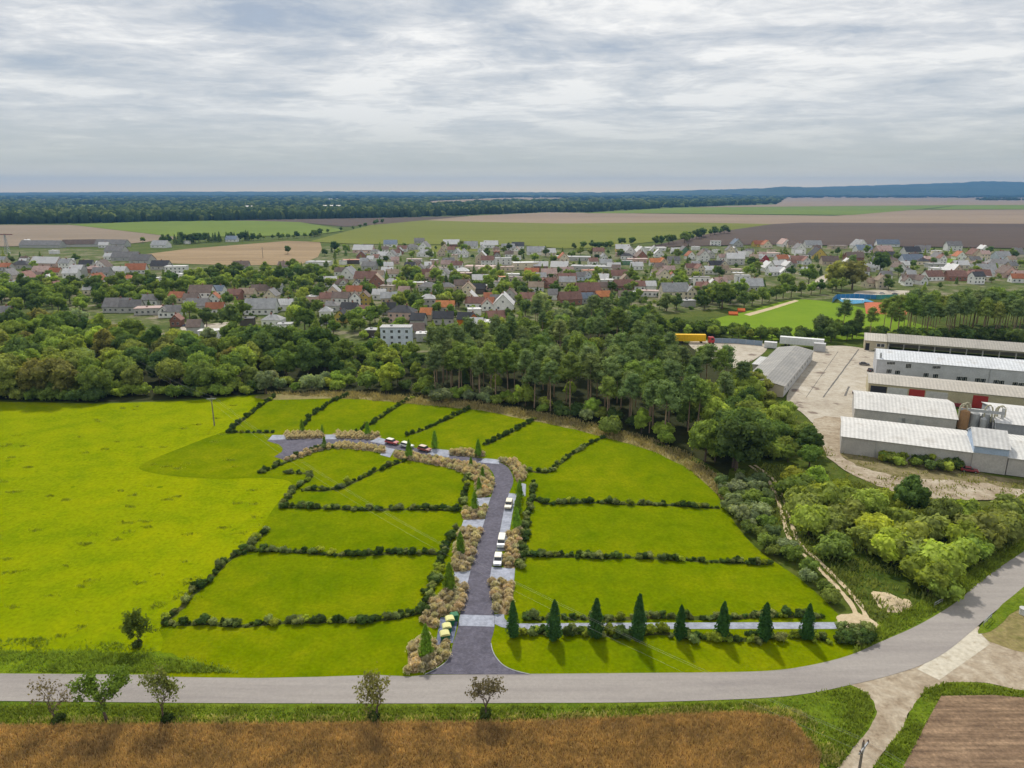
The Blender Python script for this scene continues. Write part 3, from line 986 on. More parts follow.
def cone_crown(name, seed, H, R, n, leaf, mat_, base=0.06, power=0.85, belly=0.0, tiers=0):
    """conical or columnar crown; belly rounds the foot like a cypress"""
    rg = np.random.default_rng(seed)
    t_ = 1 - np.sqrt(rg.uniform(0, 1, n)) if belly == 0 else rg.beta(1.1, 1.25, n)
    prof = lambda q: np.where(q < belly, 0.55 + 0.45 * np.sin(np.clip(q / max(belly, 1e-6), 0, 1) * np.pi / 2), ((1 - q) / (1 - belly)) ** power)
    a = rg.uniform(0, 2 * np.pi, n)
    wob = 1 + 0.18 * np.sin(a * 3 + t_ * 9 + seed) + (0.22 * np.sin(t_ * tiers * 2 * np.pi) if tiers else 0)
    r = R * prof(t_) * wob * rg.uniform(0.78, 1.1, n)
    z = H * (base + (1 - base) * t_)
    P = np.c_[np.cos(a) * r, np.sin(a) * r, z]
    N = np.c_[np.cos(a), np.sin(a), np.full(n, 0.5)]
    geos = [leafcards(rg, P, N, leaf, 0.5, 0.5)]
    ks = 9
    rows, vs = 8, []
    for j in range(rows):
        q = j / (rows - 1) * 0.97
        rr_ = R * 0.78 * float(prof(np.array(q)))
        for k in range(ks):
            b = 2 * math.pi * k / ks
            rk = rr_ * rg.uniform(0.85, 1.12)
            vs.append((math.cos(b) * rk, math.sin(b) * rk, H * (base + (1 - base) * q)))
    fs = [(j * ks + k, j * ks + (k + 1) % ks, (j + 1) * ks + (k + 1) % ks, (j + 1) * ks + k) for j in range(rows - 1) for k in range(ks)]
    geos.append((np.array(vs), np.array(fs)))
    return quads_mesh(name, geos, mat_)


def stem_mesh(h, r, mat_):
    return MB().tube([(0, 0, 0), (0.02, 0, h * .5), (0, 0.02, h)], [r, r * .8, r * .4], 7).mesh("trunk", [mat_])


for i in range(3):
    SPRUCE.append(proto("spruce_tree", [("trunk", stem_mesh(6, .2, M["bark"])), ("crown", cone_crown("crown", 300 + i, 12, 2.4, 900, 0.42, M["needle"], 0.1, 0.9, 0, 7))]))
for i in range(6):
    cr = lobes_crown("crown", 400 + i, 2.2, 1.5, 1.6, 9, 0.42, 80, 0.26, M["leaf"], 0.8, -0.3)
    BUSH.append(proto("wild_bush", [("stem", trunk_mesh("stem", 1.6, 0.09, M["bark"], i, 4, .8, .1)), ("crown", cr)]))
for i in range(5):
    R, Rz = random.uniform(3.6, 4.4), random.uniform(3.6, 4.6)
    cr = lobes_crown("crown", 500 + i, R, Rz + 1.6, Rz, 10, 0.45, 45, 0.6, M["leaf"])
    FAR_T.append(proto("garden_tree", [("trunk", trunk_mesh("trunk", Rz + 2, .22, M["bark"], i, 2, 1.5)), ("crown", cr)]))
for i in range(3):
    FAR_C.append(proto("garden_conifer", [("trunk", stem_mesh(4, .2, M["bark"])), ("crown", cone_crown("crown", 600 + i, 10, 2.2, 420, 0.5, M["needle"], 0.06, 0.9, 0, 5))]))
SHRUB = []
for i in range(7):
    cr = lobes_crown("hedge_shrub", 700 + i, random.uniform(.62, .85), 0.5, random.uniform(.5, .75), 7, 0.45, 42, 0.13, M["shrub"], 0.8, -0.3)
    SHRUB.append(proto("hedge_shrub", [("foliage", cr), ("stem", stem_mesh(.5, .04, M["bark"]))]))
THUJA = [proto("columnar_thuja", [("trunk", stem_mesh(1.2, .06, M["bark"])), ("crown", cone_crown("crown", 800 + i, 4, .95, 620, 0.17, M["needle"], 0.04, 0.62, 0.16, 0))]) for i in range(4)]
CYPR = [proto("cypress", [("trunk", stem_mesh(2, .12, M["bark"])), ("crown", cone_crown("crown", 850 + i, 8, 1.12, 1500, 0.2, M["needle"], 0.05, 0.62, 0.2, 0))]) for i in range(8)]


def plume_mesh(seed):
    rg = np.random.default_rng(seed)
    n = 300
    a = rg.uniform(0, 2 * np.pi, n)
    out_ = rg.uniform(0.15, 1.0, n) ** 0.7
    h = 1.25 * (1.1 - 0.5 * out_) * rg.uniform(0.7, 1.1, n)
    b0 = np.c_[np.cos(a), np.sin(a), np.zeros(n)] * (0.22 * out_)[:, None]
    tip = np.c_[np.cos(a) * out_ * .75, np.sin(a) * out_ * .75, h]
    mid = (b0 + tip) / 2 + np.array([0, 0, 0.16])
    sd = np.c_[-np.sin(a), np.cos(a), np.zeros(n)] * rg.uniform(.03, .07, n)[:, None]
    V = np.stack([b0 - sd * .4, b0 + sd * .4, mid + sd, tip + sd * 1.2, tip - sd * 1.2, mid - sd], 1).reshape(-1, 3)
    f = np.arange(n)[:, None] * 6
    F1 = np.concatenate([f + np.array([0, 1, 2, 5]), f + np.array([5, 2, 3, 4])])
    # feathery heads
    k = 130
    d = unit(rg.normal(0, 1, (k, 3)))
    d[:, 2] = abs(d[:, 2])
    P = d * np.array([.78, .78, 1.1]) * rg.uniform(.45, 1.2, (k, 1)) + np.array([0, 0, .12])
    V2, F2 = leafcards(rg, P, d, .1, .5)
    cv = ICO_V * np.array([.42, .42, .5]) + np.array([0, 0, .14])
    return quads_mesh("ornamental_grass", [(V, F1), (V2, F2), (cv, ICO_F)], M["plume"])


PLUME = [proto("ornamental_grass", [("ornamental_grass", plume_mesh(900 + i))]) for i in range(6)]

GREENS = {
    "mid": (0.207, 0.287, 0.081), "dark": (0.121, 0.184, 0.069), "light": (0.310, 0.402, 0.098), "olive": (0.270, 0.316, 0.103),
    "silver": (0.310, 0.380, 0.230), "rust": (0.259, 0.265, 0.098), "bluish": (0.190, 0.259, 0.121), "yellow": (0.380, 0.437, 0.081),
}
# ------------------------------------------------------------------ woods
def jit(c, k=0.15):
    q = 1 + random.uniform(-k, k)
    return tuple(x * q * (1 + random.uniform(-0.06, 0.06)) for x in c)


SPECIES = {"broadleaf_tree": (DEC, "tree"), "pine_tree": (PINE, "pine tree"), "spruce_tree": (SPRUCE, "spruce"), "wild_bush": (BUSH, "bush"), "garden_tree": (FAR_T, "tree"), "garden_conifer": (FAR_C, "conifer")}
TONE = {"mid": "green", "dark": "dark green", "light": "light green", "olive": "olive green", "silver": "grey green", "rust": "brownish green", "bluish": "bluish green", "yellow": "yellow green"}


def grow(kind, x, y, sc, tone, label, group, name=None):
    ps, cat = SPECIES[kind]
    s = sc * random.uniform(0.92, 1.08)
    c = jit(GREENS[tone])
    bark = None
    return put(random.choice(ps), (x, y, 0.1), random.uniform(0, 6.28), (s * random.uniform(.9, 1.1), s * random.uniform(.9, 1.1), s), label, cat, group, [bark or (1, 1, 1), c] if kind != "wild_bush" else [(1, 1, 1), c], name)


HEAP = G(891, 603)
TRK = np.array([[p.x, p.y] for p in resample(catmull([G(*p) for p in [(752, 466), (760, 471.7), (771, 481), (780, 498), (786, 518), (795, 543), (816, 563), (834, 581), (848, 596), (857, 608), (862, 620)]], False, 8), 140)])


def wood(px, spacing, mixl, where, group, seed, s0=0.76, s1=1.26, maxn=400, name=None):
    """mixl = [(weight, kind, tone, scale)]; where = words that place this wood"""
    random.seed(seed)
    tot = sum(m[0] for m in mixl)
    cells = scatter(px, spacing, maxn, seed)
    for x, y in cells:
        if (x - HEAP.x) ** 2 + ((y - HEAP.y - 4) * .8) ** 2 < 56:
            continue
        if TRK is not None and np.min(np.hypot(TRK[:, 0] - x - 0.6, (TRK[:, 1] - y - .8) * .75)) < 2.4:
            continue
        r = random.uniform(0, tot)
        for w, kind, tone, sc in mixl:
            r -= w
            if r <= 0:
                break
        nm = {"broadleaf_tree": "broadleaf tree", "pine_tree": "pine", "spruce_tree": "spruce", "wild_bush": "bush", "garden_tree": "tree", "garden_conifer": "conifer"}[kind]
        lab = f"{TONE[tone]} {nm} {where}"
        grow(kind, x, y, sc * random.uniform(s0, s1), tone, lab, f"{nm}s {where}"[:100], ("oak_tree" if kind == "broadleaf_tree" and tone in ("olive", "rust") else "mature_tree" if kind == "broadleaf_tree" and tone == "dark" else {"garden_tree": "belt_tree"}.get(kind, kind)) if name is None else name)
    return len(cells)


NTREE = 0
# left woods, front edge against the yellow meadow
NTREE += wood([(-70, 401), (0, 399), (60, 400), (103, 401), (103, 386), (60, 380), (0, 380), (-70, 380)], 7.5, [(3, "broadleaf_tree", "olive", 1.12), (3, "broadleaf_tree", "rust", 1.15), (2, "broadleaf_tree", "mid", 1.1)], "along the meadow edge at the tall brownish corner of the wood", "x", 21)
NTREE += wood([(112, 394), (186, 396), (255, 391), (255, 376), (186, 378), (112, 378)], 7.5, [(3, "broadleaf_tree", "mid", 1.0), (2, "broadleaf_tree", "light", .95), (2, "broadleaf_tree", "olive", 1.0), (1, "broadleaf_tree", "dark", 1.1)], "along the meadow edge behind the utility pole", "x", 22)
NTREE += wood([(-80, 380), (60, 378), (255, 374), (262, 352), (200, 346), (150, 350), (100, 336), (60, 330), (-80, 336)], 8.5, [(4, "broadleaf_tree", "mid", 1.0), (3, "broadleaf_tree", "light", .95), (2, "broadleaf_tree", "dark", 1.1), (1, "broadleaf_tree", "silver", .9), (2, "broadleaf_tree", "olive", 1.0), (1, "broadleaf_tree", "rust", 1.0)], "deep in the wood between the meadow and the village", "x", 23)
NTREE += wood([(-60, 316), (40, 317), (95, 312), (128, 303), (170, 297), (215, 291), (250, 291), (322, 283), (328, 276), (300, 274), (200, 279), (130, 287), (70, 290), (-60, 294)], 10, [(4, "garden_tree", "mid", 1.15), (2, "garden_tree", "light", 1.05), (3, "garden_tree", "dark", 1.2)], "in the green belt between the two western house rows", "x", 24, maxn=120)
NTREE += wood([(-60, 402.5), (0, 401), (60, 402), (104, 403.5), (104, 399), (60, 397), (-60, 397)], 3.6, [(3, "wild_bush", "mid", 1.5), (3, "wild_bush", "olive", 1.6), (2, "wild_bush", "dark", 1.6)], "at the foot of the tall brownish wood corner", "x", 61)
NTREE += wood([(104, 397), (186, 399), (258, 394.5), (258, 391), (186, 395), (104, 393)], 3.6, [(3, "wild_bush", "mid", 1.3), (3, "wild_bush", "light", 1.3), (2, "wild_bush", "dark", 1.5)], "at the wood's foot behind the utility pole", "x", 62)
# dark row right of the left wood and down to the lawn
NTREE += wood([(262, 378), (345, 379), (345, 366), (330, 352), (262, 354)], 7.5, [(4, "broadleaf_tree", "dark", 1.05), (2, "broadleaf_tree", "mid", .95)], "in the dark row below the grey hipped cottage", "x", 25)
NTREE += wood([(266, 392), (342, 391), (342, 384), (266, 385)], 5, [(3, "wild_bush", "light", 1.4), (2, "wild_bush", "silver", 1.5), (2, "wild_bush", "yellow", 1.3)], "on the lawn edge under the dark tree row", "x", 26)
NTREE += wood([(345, 392), (425, 396), (430, 380), (425, 366), (400, 352), (366, 350), (345, 366)], 6.5, [(3, "wild_bush", "mid", 1.5), (3, "wild_bush", "light", 1.7), (2, "broadleaf_tree", "light", .6), (2, "wild_bush", "dark", 1.7)], "on the scrub slope below the white block", "x", 27)
# the central pine wood
NTREE += wood([(432, 394), (520, 406), (600, 420), (664, 440), (690, 432), (664, 420), (600, 402), (520, 391), (440, 382)], 5.4, [(8, "pine_tree", "bluish", 1.0), (4, "pine_tree", "mid", 1.0), (1, "broadleaf_tree", "light", .7)], "in the tall front rows of the pine wood", "x", 63, .8, 1.12)
NTREE += wood([(440, 382), (520, 391), (600, 402), (664, 420), (700, 436), (742, 408), (738, 392), (700, 386), (672, 372), (640, 345), (560, 350), (500, 356), (450, 360), (430, 372)], 6.3, [(7, "pine_tree", "bluish", .92), (3, "pine_tree", "mid", .9), (3, "broadleaf_tree", "mid", .9), (1, "broadleaf_tree", "light", .8), (1, "spruce_tree", "dark", 1.0)], "in the pine wood behind the lawn plots", "x", 28, .74, 1.12, 230)
NTREE += wood([(430, 397), (520, 409), (600, 424), (668, 446), (668, 438), (600, 417), (520, 403), (430, 391)], 4.6, [(3, "wild_bush", "dark", 1.2), (3, "wild_bush", "light", 1.15), (2, "wild_bush", "silver", 1.1), (1, "broadleaf_tree", "light", .55)], "at the foot of the pine wood by the lawn plots", "x", 29)
NTREE += wood([(545, 345), (640, 342), (660, 334), (650, 322), (600, 320), (545, 325), (515, 338), (500, 350)], 7.5, [(5, "broadleaf_tree", "mid", .85), (3, "pine_tree", "bluish", .8), (2, "broadleaf_tree", "dark", .9), (1, "broadleaf_tree", "silver", .9)], "at the back of the pine wood near the village", "x", 30)
NTREE += wood([(440, 358), (500, 352), (508, 340), (490, 334), (455, 345), (436, 352)], 7, [(3, "broadleaf_tree", "light", .75), (2, "broadleaf_tree", "mid", .8), (1, "wild_bush", "dark", 1.6)], "beside the gardens under the orange-walled house", "x", 31)
# big broadleaves at the wood's right corner
NTREE += wood([(695, 462), (735, 474), (756, 440), (748, 405), (715, 412), (698, 435)], 6.5, [(3, "broadleaf_tree", "dark", 1.2), (4, "broadleaf_tree", "mid", 1.15), (2, "broadleaf_tree", "light", .95)], "in the broadleaf clump at the right end of the pine wood", "x", 32)
NTREE += wood([(745, 440), (770, 462), (800, 470), (814, 466), (803, 443), (788, 418), (770, 402), (757, 385), (745, 400)], 5.0, [(3, "broadleaf_tree", "mid", .6), (2, "broadleaf_tree", "olive", .56), (2, "broadleaf_tree", "light", .6), (2, "broadleaf_tree", "dark", .66), (4, "wild_bush", "light", 1.6)], "on the bank below the factory yard", "x", 33)
# grey-green sallows between lawn and track
NTREE += wood([(712, 480), (738, 474), (760, 478), (775, 500), (783, 525), (795, 552), (816, 570), (845, 600), (852, 620), (835, 608), (800, 575), (762, 548), (738, 522)], 2.7, [(4, "wild_bush", "silver", .9), (4, "wild_bush", "bluish", .95), (3, "wild_bush", "mid", .9)], "in the sallow strip between lawn plots and dirt track", "x", 34, .6, 1.2, 220)
# right thicket
NTREE += wood([(792, 488), (832, 494), (868, 506), (905, 514), (905, 560), (880, 585), (858, 585), (835, 565), (805, 535)], 5.0, [(4, "wild_bush", "light", 1.5), (3, "wild_bush", "mid", 1.6), (3, "wild_bush", "yellow", 1.4), (3, "wild_bush", "olive", 1.4), (2, "broadleaf_tree", "light", .6)], "in the thicket right of the dirt track", "x", 35, .95, 1.5)
NTREE += wood([(905, 532), (1010, 520), (1060, 522), (1060, 530), (1000, 545), (950, 578), (912, 600), (890, 590), (890, 560)], 5.4, [(4, "wild_bush", "light", 1.55), (3, "wild_bush", "olive", 1.6), (3, "wild_bush", "yellow", 1.5), (1, "broadleaf_tree", "olive", .62)], "in the scrub along the road bend", "x", 36, .95, 1.4)
for (u, v, k, tn, s, lab) in [(908, 520, "broadleaf_tree", "dark", .95, "tall dark green tree standing above the thicket"), (897, 515, "broadleaf_tree", "olive", .55, "thin brownish tree beside the tall dark thicket tree"),
                              (928, 592, "wild_bush", "yellow", 2.0, "large round yellow green bush above the sand heap"), (942, 600, "wild_bush", "light", 1.6, "round bush nearest the road bend"), (922, 577, "wild_bush", "olive", 2.0, "large olive bush behind the sand heap"),
                              (976, 560, "wild_bush", "light", 1.7, "round light green bush on the road bank"), (610, 436, "wild_bush", "mid", 1.75, "large round bush alone on the top edge of the lawn plots"), (440, 403, "wild_bush", "silver", 1.6, "round grey green bush on the lawn edge before the pine wood"),
                              (266, 394, "broadleaf_tree", "silver", .75, "rounded grey green tree at the meadow corner"), (390, 390, "broadleaf_tree", "yellow", .8, "bright yellow green tree on the scrub slope"), (98, 352, "broadleaf_tree", "silver", 1.0, "pale silver leaved tree within the left wood"),
                              (60, 399, "broadleaf_tree", "rust", 1.5, "broad brownish tree, largest on the meadow edge"), (733, 468, "broadleaf_tree", "dark", 1.25, "tallest broadleaf tree at the lawn's upper right corner"), (40, 398, "broadleaf_tree", "rust", 1.35, "round brownish tree left of the broadest one on the meadow edge"),
                              (705, 462, "broadleaf_tree", "mid", .95, "leafy tree leaning over the dry lawn boundary"), (745, 452, "broadleaf_tree", "mid", 1.1, "bushy tree behind the tallest corner tree")]:
    random.seed(int(u * 7 + v))
    p = G(u, v)
    grow(k, p.x, p.y, s, tn, lab, None)
# pine grove behind the halls and trees round the sports field
NTREE += wood([(880, 334), (905, 326), (960, 322), (1060, 322), (1060, 338), (1000, 338), (930, 337)], 5.6, [(6, "pine_tree", "bluish", 1.0), (5, "pine_tree", "mid", 1.0), (1, "pine_tree", "olive", .95)], "in the pine grove behind the halls", "x", 37, .9, 1.1, 95)
NTREE += wood([(868, 341), (930, 341), (1000, 343), (1060, 346), (1060, 340), (1000, 338), (930, 336), (868, 336)], 5.5, [(4, "wild_bush", "dark", 1.7), (2, "wild_bush", "mid", 1.6), (1, "wild_bush", "light", 1.4)], "as undergrowth behind the rear open hall", "x", 38)
NTREE += wood([(818, 343), (862, 341), (862, 334), (835, 330), (818, 336)], 5.5, [(4, "broadleaf_tree", "dark", .8), (3, "pine_tree", "bluish", .85), (2, "broadleaf_tree", "mid", .7)], "in the dark clump between sports field and yard", "x", 39)
NTREE += wood([(648, 335), (700, 337), (758, 341), (810, 343), (810, 337), (758, 335), (700, 331), (655, 327)], 4.8, [(4, "broadleaf_tree", "mid", .55), (3, "wild_bush", "dark", 1.7), (1, "broadleaf_tree", "light", .5)], "in the screen of trees behind the yellow trailer", "x", 40)
for (u, v, s) in [(869, 341, .9), (889, 337, .92), (897, 338, .85)]:
    p = G(u, v)
    random.seed(u)
    grow("pine_tree", p.x, p.y, s, "mid", {869: "lone pine with thin trunk before the clay courts", 889: "pine left of the grove in front of the clay courts", 897: "pine at the grove's left end by the blue sign"}[u], None)
for i, (u, v) in enumerate([(744, 308), (752, 305.5), (762, 304), (769, 302), (776, 300), (783, 298.5), (791, 297.5), (801, 295.5), (811, 294.5), (820, 294), (832, 292.5), (841, 291.5)]):
    p = G(u, v)
    random.seed(i)
    grow("garden_tree", p.x, p.y, 1.05, "mid" if i % 3 else "dark", "round clipped tree in the avenue row along the sports field", "avenue trees along the sports field", "avenue_tree")
NTREE += wood([(700, 312), (742, 302), (742, 294), (722, 292), (700, 300)], 9, [(3, "garden_tree", "dark", 1.0), (2, "garden_tree", "silver", .9), (2, "garden_tree", "mid", 1.0)], "on the village side of the orange tents", "x", 41)
for (u, v, s, tn, lab) in [(852, 290, 2.5, "rust", "huge brownish oak beside the tan-roofed gable house"), (836, 289, 2.1, "olive", "broad olive oak left of the huge brownish one"), (808, 287, 1.8, "mid", "broad tree in front of the twin white roofed houses"), (787, 289, 1.3, "mid", "round tree below the twin white roofed houses"),
                           (880, 273, 2.2, "dark", "broad dark tree behind the tan-roofed gable house"), (898, 277, 1.0, "dark", "round dark tree beside the white double gable house"), (275, 296, 1.55, "light", "large light green tree left of two by the cottages"), (305, 293, 1.5, "light", "large light green tree behind its twin by the cottages"),
                           (232, 332, 1.5, "dark", "broad dark tree on the garden lawn"), (207, 328, 1.15, "dark", "dark tree beside the lane by the red gabled house"), (305, 330, 1.25, "mid", "round tree by the grey hipped cottage"), (355, 330, 1.15, "mid", "round tree left of the white block's garden"),
                           (408, 280, 1.2, "light", "round light green tree behind the long beige flat roofed building"), (393, 305, 1.1, "dark", "dark leafy tree behind the slate mansion"), (370, 325, 1.0, "mid", "leafy tree before the slate mansion's left end"), (540, 312, 1.35, "silver", "tall grey green tree at the pine wood's village corner"),
                           (505, 300, 1.5, "mid", "broad tree among the houses at the village middle"), (515, 294, 1.3, "mid", "leafy tree behind the broad one at the village middle"), (722, 309, 1.8, "mid", "tall rounded tree beside the grey-roofed long house"), (680, 281, 1.15, "mid", "green tree right of the tall beige house"),
                           (751, 276, 1.1, "mid", "tree beside the grey-walled white roofed house"), (288, 254, 1.15, "dark", "dark round tree clump on the stubble field's end"), (325, 256, .95, "dark", "dark tree left of the orange-roofed shed"), (335, 252, 1.3, "dark", "larger dark tree behind the orange-roofed shed"),
                           (143, 243, 1.0, "mid", "round tree left of the white farmhouse by the stubble field"), (622, 246, 1.35, "dark", "dark round tree on the green field's edge"), (632, 246, 1.25, "dark", "second dark round tree on the green field's edge"), (597, 250, 1.2, "dark", "dark tree left of the round pair on the field edge")]:
    p = G(u, v)
    random.seed(int(u * 3 + v))
    grow("garden_tree", p.x, p.y, s, tn, lab, None)

# rows of far trees on the fields
def row(pts, n, kinds, label, group, s=1.0):
    line = resample([G(*p) for p in pts], n)
    for p in line:
        k, tn = random.choice(kinds)
        grow(k, p.x + random.uniform(-4, 4), p.y + random.uniform(-5, 5), s * random.uniform(.7, 1.25), tn, label, group, "field_tree")


random.seed(77)
row([(166, 245), (205, 242.5), (232, 241), (252, 240.5)], 27, [("garden_conifer", "bluish"), ("garden_tree", "dark"), ("garden_conifer", "dark")], "dark tree in the row along the stubble field's far side", "trees along the stubble field", 1.35)
row([(252, 240.5), (282, 239), (310, 237.5), (322, 235)], 22, [("garden_tree", "dark"), ("garden_tree", "mid")], "small tree in the hedgerow between two green fields", "trees in the far hedgerow", .95)
row([(330, 233), (345, 231), (360, 228.5), (372, 226), (384, 222.5)], 9, [("garden_tree", "dark")], "tiny tree in the diagonal line climbing the green fields", "trees in the diagonal field line", 1.0)
row([(655, 246), (668, 244.5), (680, 243.5), (694, 239.5), (706, 236.5), (728, 233.5)], 20, [("garden_tree", "dark"), ("garden_tree", "mid")], "dark tree in the row between crop field and ploughed field", "trees beside the dark ploughed field", 1.4)
row([(575, 250), (590, 250), (600, 249.5), (612, 248.5)], 6, [("garden_tree", "mid"), ("garden_tree", "dark")], "leafy tree along the village's far edge", "trees on the village's far edge", 1.1)

# ------------------------------------------------------------------ hedges of shrubs round the plots
SHCOL = {"d": (0.075, 0.12, 0.04), "g": (0.19, 0.235, 0.10), "y": (0.26, 0.32, 0.05)}
SHN = {"d": "dark green", "g": "grey green", "y": "yellow green"}
HEDGES = [
    ([(226, 433), (250, 433), (274, 433.5)], "in the short hedge at the top left plot's foot"),
    ([(229, 431.5), (245, 419), (260, 407), (275, 397)], "in the first divider hedge of the upper plots"),
    ([(303, 427), (311.6, 416), (333, 401.5), (347, 397)], "in the second divider hedge of the upper plots"),
    ([(357.4, 431.6), (373, 423), (402, 404), (412, 400)], "in the third divider hedge of the upper plots"),
    ([(406, 436), (424.8, 430), (462, 413), (468, 410)], "in the fourth divider hedge of the upper plots"),
    ([(485, 446), (493.5, 441.6), (514, 431.6), (534, 420)], "in the fifth divider hedge of the upper plots"),
    ([(531.5, 471.7), (548.7, 473), (566, 458.8), (591.7, 443), (603, 438.7)], "in the sixth divider hedge of the upper plots"),
    ([(259, 474), (276, 467.4), (299, 456.5), (318, 450), (337, 447.5)], "in the hedge behind the turning place's grass bed"),
    ([(304, 491), (336, 490), (362, 479), (373, 473), (396, 464.5), (405, 462)], "in the slanting hedge inside the road bend"),
    ([(281.5, 508), (321.6, 509), (364.6, 510.4), (406, 510), (456, 511)], "in the hedge below the two bend plots"),
    ([(287, 474), (311.6, 474.6), (307, 481.7), (293, 491.7), (284, 505)], "in the crooked hedge at the left of the bend plots"),
    ([(250, 551), (298.7, 553), (344.6, 556), (399, 554), (440, 555)], "in the hedge between the second and third left plots"),
    ([(266, 530), (249, 549), (229, 560.5), (212, 577.7), (189, 600), (177.7, 613), (163, 624)], "in the hedge between yellow meadow and left plots"),
    ([(163, 626), (188, 625), (210.7, 625), (241, 627), (296, 623), (351.5, 622.5), (402, 618), (424, 611)], "in the lowest hedge of the left plots"),
    ([(467, 477), (465.6, 491), (463, 505)], "in the short hedge inside the bend by the grass bed"),
    ([(455, 530), (448, 543), (443, 553), (433, 590), (428, 603)], "beside the left grass beds of the estate road"),
    ([(533, 483), (533, 497), (527, 515), (525, 528), (523, 547), (522, 558), (520, 569)], "in the hedge along the right side of the estate road"),
    ([(533, 500), (549, 504.6), (594.6, 503), (629, 505), (672, 506), (720, 509)], "in the top hedge between the right plots"),
    ([(518, 556), (557, 557), (600, 558.5), (643, 558.5), (686, 561), (738, 563.5), (768, 565)], "in the middle hedge between the right plots"),
    ([(523.7, 620), (566, 619.6), (613.5, 620), (655.7, 618.5), (706, 619), (745, 618.5), (780, 617), (822, 618)], "in the hedge behind the paved footpath"),
    ([(524, 634), (537, 634), (576, 634), (621, 637), (664, 634.5), (685, 638), (708, 639), (732, 641), (753, 640), (790, 637), (830, 641)], "among the cypresses in front of the footpath"),
]
HEDGEM = ground_mat("hedge_foot", lin(66, 84, 22, .62), lin(88, 98, 40, .62), lin(110, 104, 62, .62), .3, 1.0, 3.0, .8, .2, .3)
for pts, where in HEDGES:
    line = resample(catmull([G(*p) for p in pts], False, 4), 40)
    A_, B_ = [], []
    for i, p in enumerate(line):
        d = (line[min(i + 1, 39)] - line[max(i - 1, 0)]).normalized()
        s_ = Vector((-d.y, d.x, 0))
        A_.append(p - s_ * random.uniform(.3, .7))
        B_.append(p + s_ * random.uniform(.3, .7))
    struct("hedge_strip", ribbon_mesh("hedge_strip", A_, B_, 0.205, HEDGEM))
pf = []
random.seed(99)
for pts, where in HEDGES:
    line = [G(*p) for p in pts]
    L = sum((line[i + 1] - line[i]).length for i in range(len(line) - 1))
    path = "cypress" in where
    step = .8
    n = max(4, int(L / step))
    for p in resample(line, n):
        if random.random() < 0.03:
            continue
        k = random.choices("dgy", (3, 3, 3.5) if path else (5, 4.6, .8))[0]
        s = random.choice((.5, .65, .8, .9, 1.0, 1.2)) * random.uniform(.85, 1.12) * (1.12 if path else 1.0)
        w = 0.75 if path else 0.36
        pf.append((p.x + random.gauss(0, w), p.y + random.gauss(0, w * .8), k, s, where))
for i in range(34):
    p = G(random.uniform(838, 872), random.uniform(632, 645))
    pf.append((p.x, p.y, random.choice("ddg"), random.uniform(.8, 1.4), "in the dark bush cluster at the footpath's right end"))
pf.sort(key=lambda q: q[1])
cnt = {"d": 0, "g": 0, "y": 0}
rest = []
for x, y, k, s, where in pf:
    if cnt[k] < 290:
        cnt[k] += 1
        c = jit(SHCOL[k], .25)
        put(random.choice(SHRUB), (x, y, 0.16), random.uniform(0, 6.28), (s * random.uniform(.9, 1.3), s * random.uniform(.9, 1.3), s), f"{SHN[k]} shrub {where}", "shrub", f"{SHN[k]} shrubs {where}"[:100], [c, (1, 1, 1)], {"d": "evergreen_shrub", "g": "grey_leaved_shrub", "y": "golden_shrub"}[k])
    else:
        rest.append((x, y, s))
if rest:
    vs, fs, off = [], [], 0
    bme = KIDS[SHRUB[0].name][0].data
    bv = np.zeros(len(bme.vertices) * 3)
    bme.vertices.foreach_get("co", bv)
    bv = bv.reshape(-1, 3)
    faces = [tuple(p.vertices) for p in bme.polygons]
    mb = MB()
    for x, y, s in rest:
        a = random.uniform(0, 6.28)
        R_ = np.array([[math.cos(a), -math.sin(a), 0], [math.sin(a), math.cos(a), 0], [0, 0, 1]])
        mb.poly((bv @ R_.T) * s + np.array([x, y, 0.16]), faces)
    tag(obj("distant_hedge_shrubs", mb.mesh("distant_hedge_shrubs", [M["shrub"]]), color=SHCOL["d"]), kind="stuff")

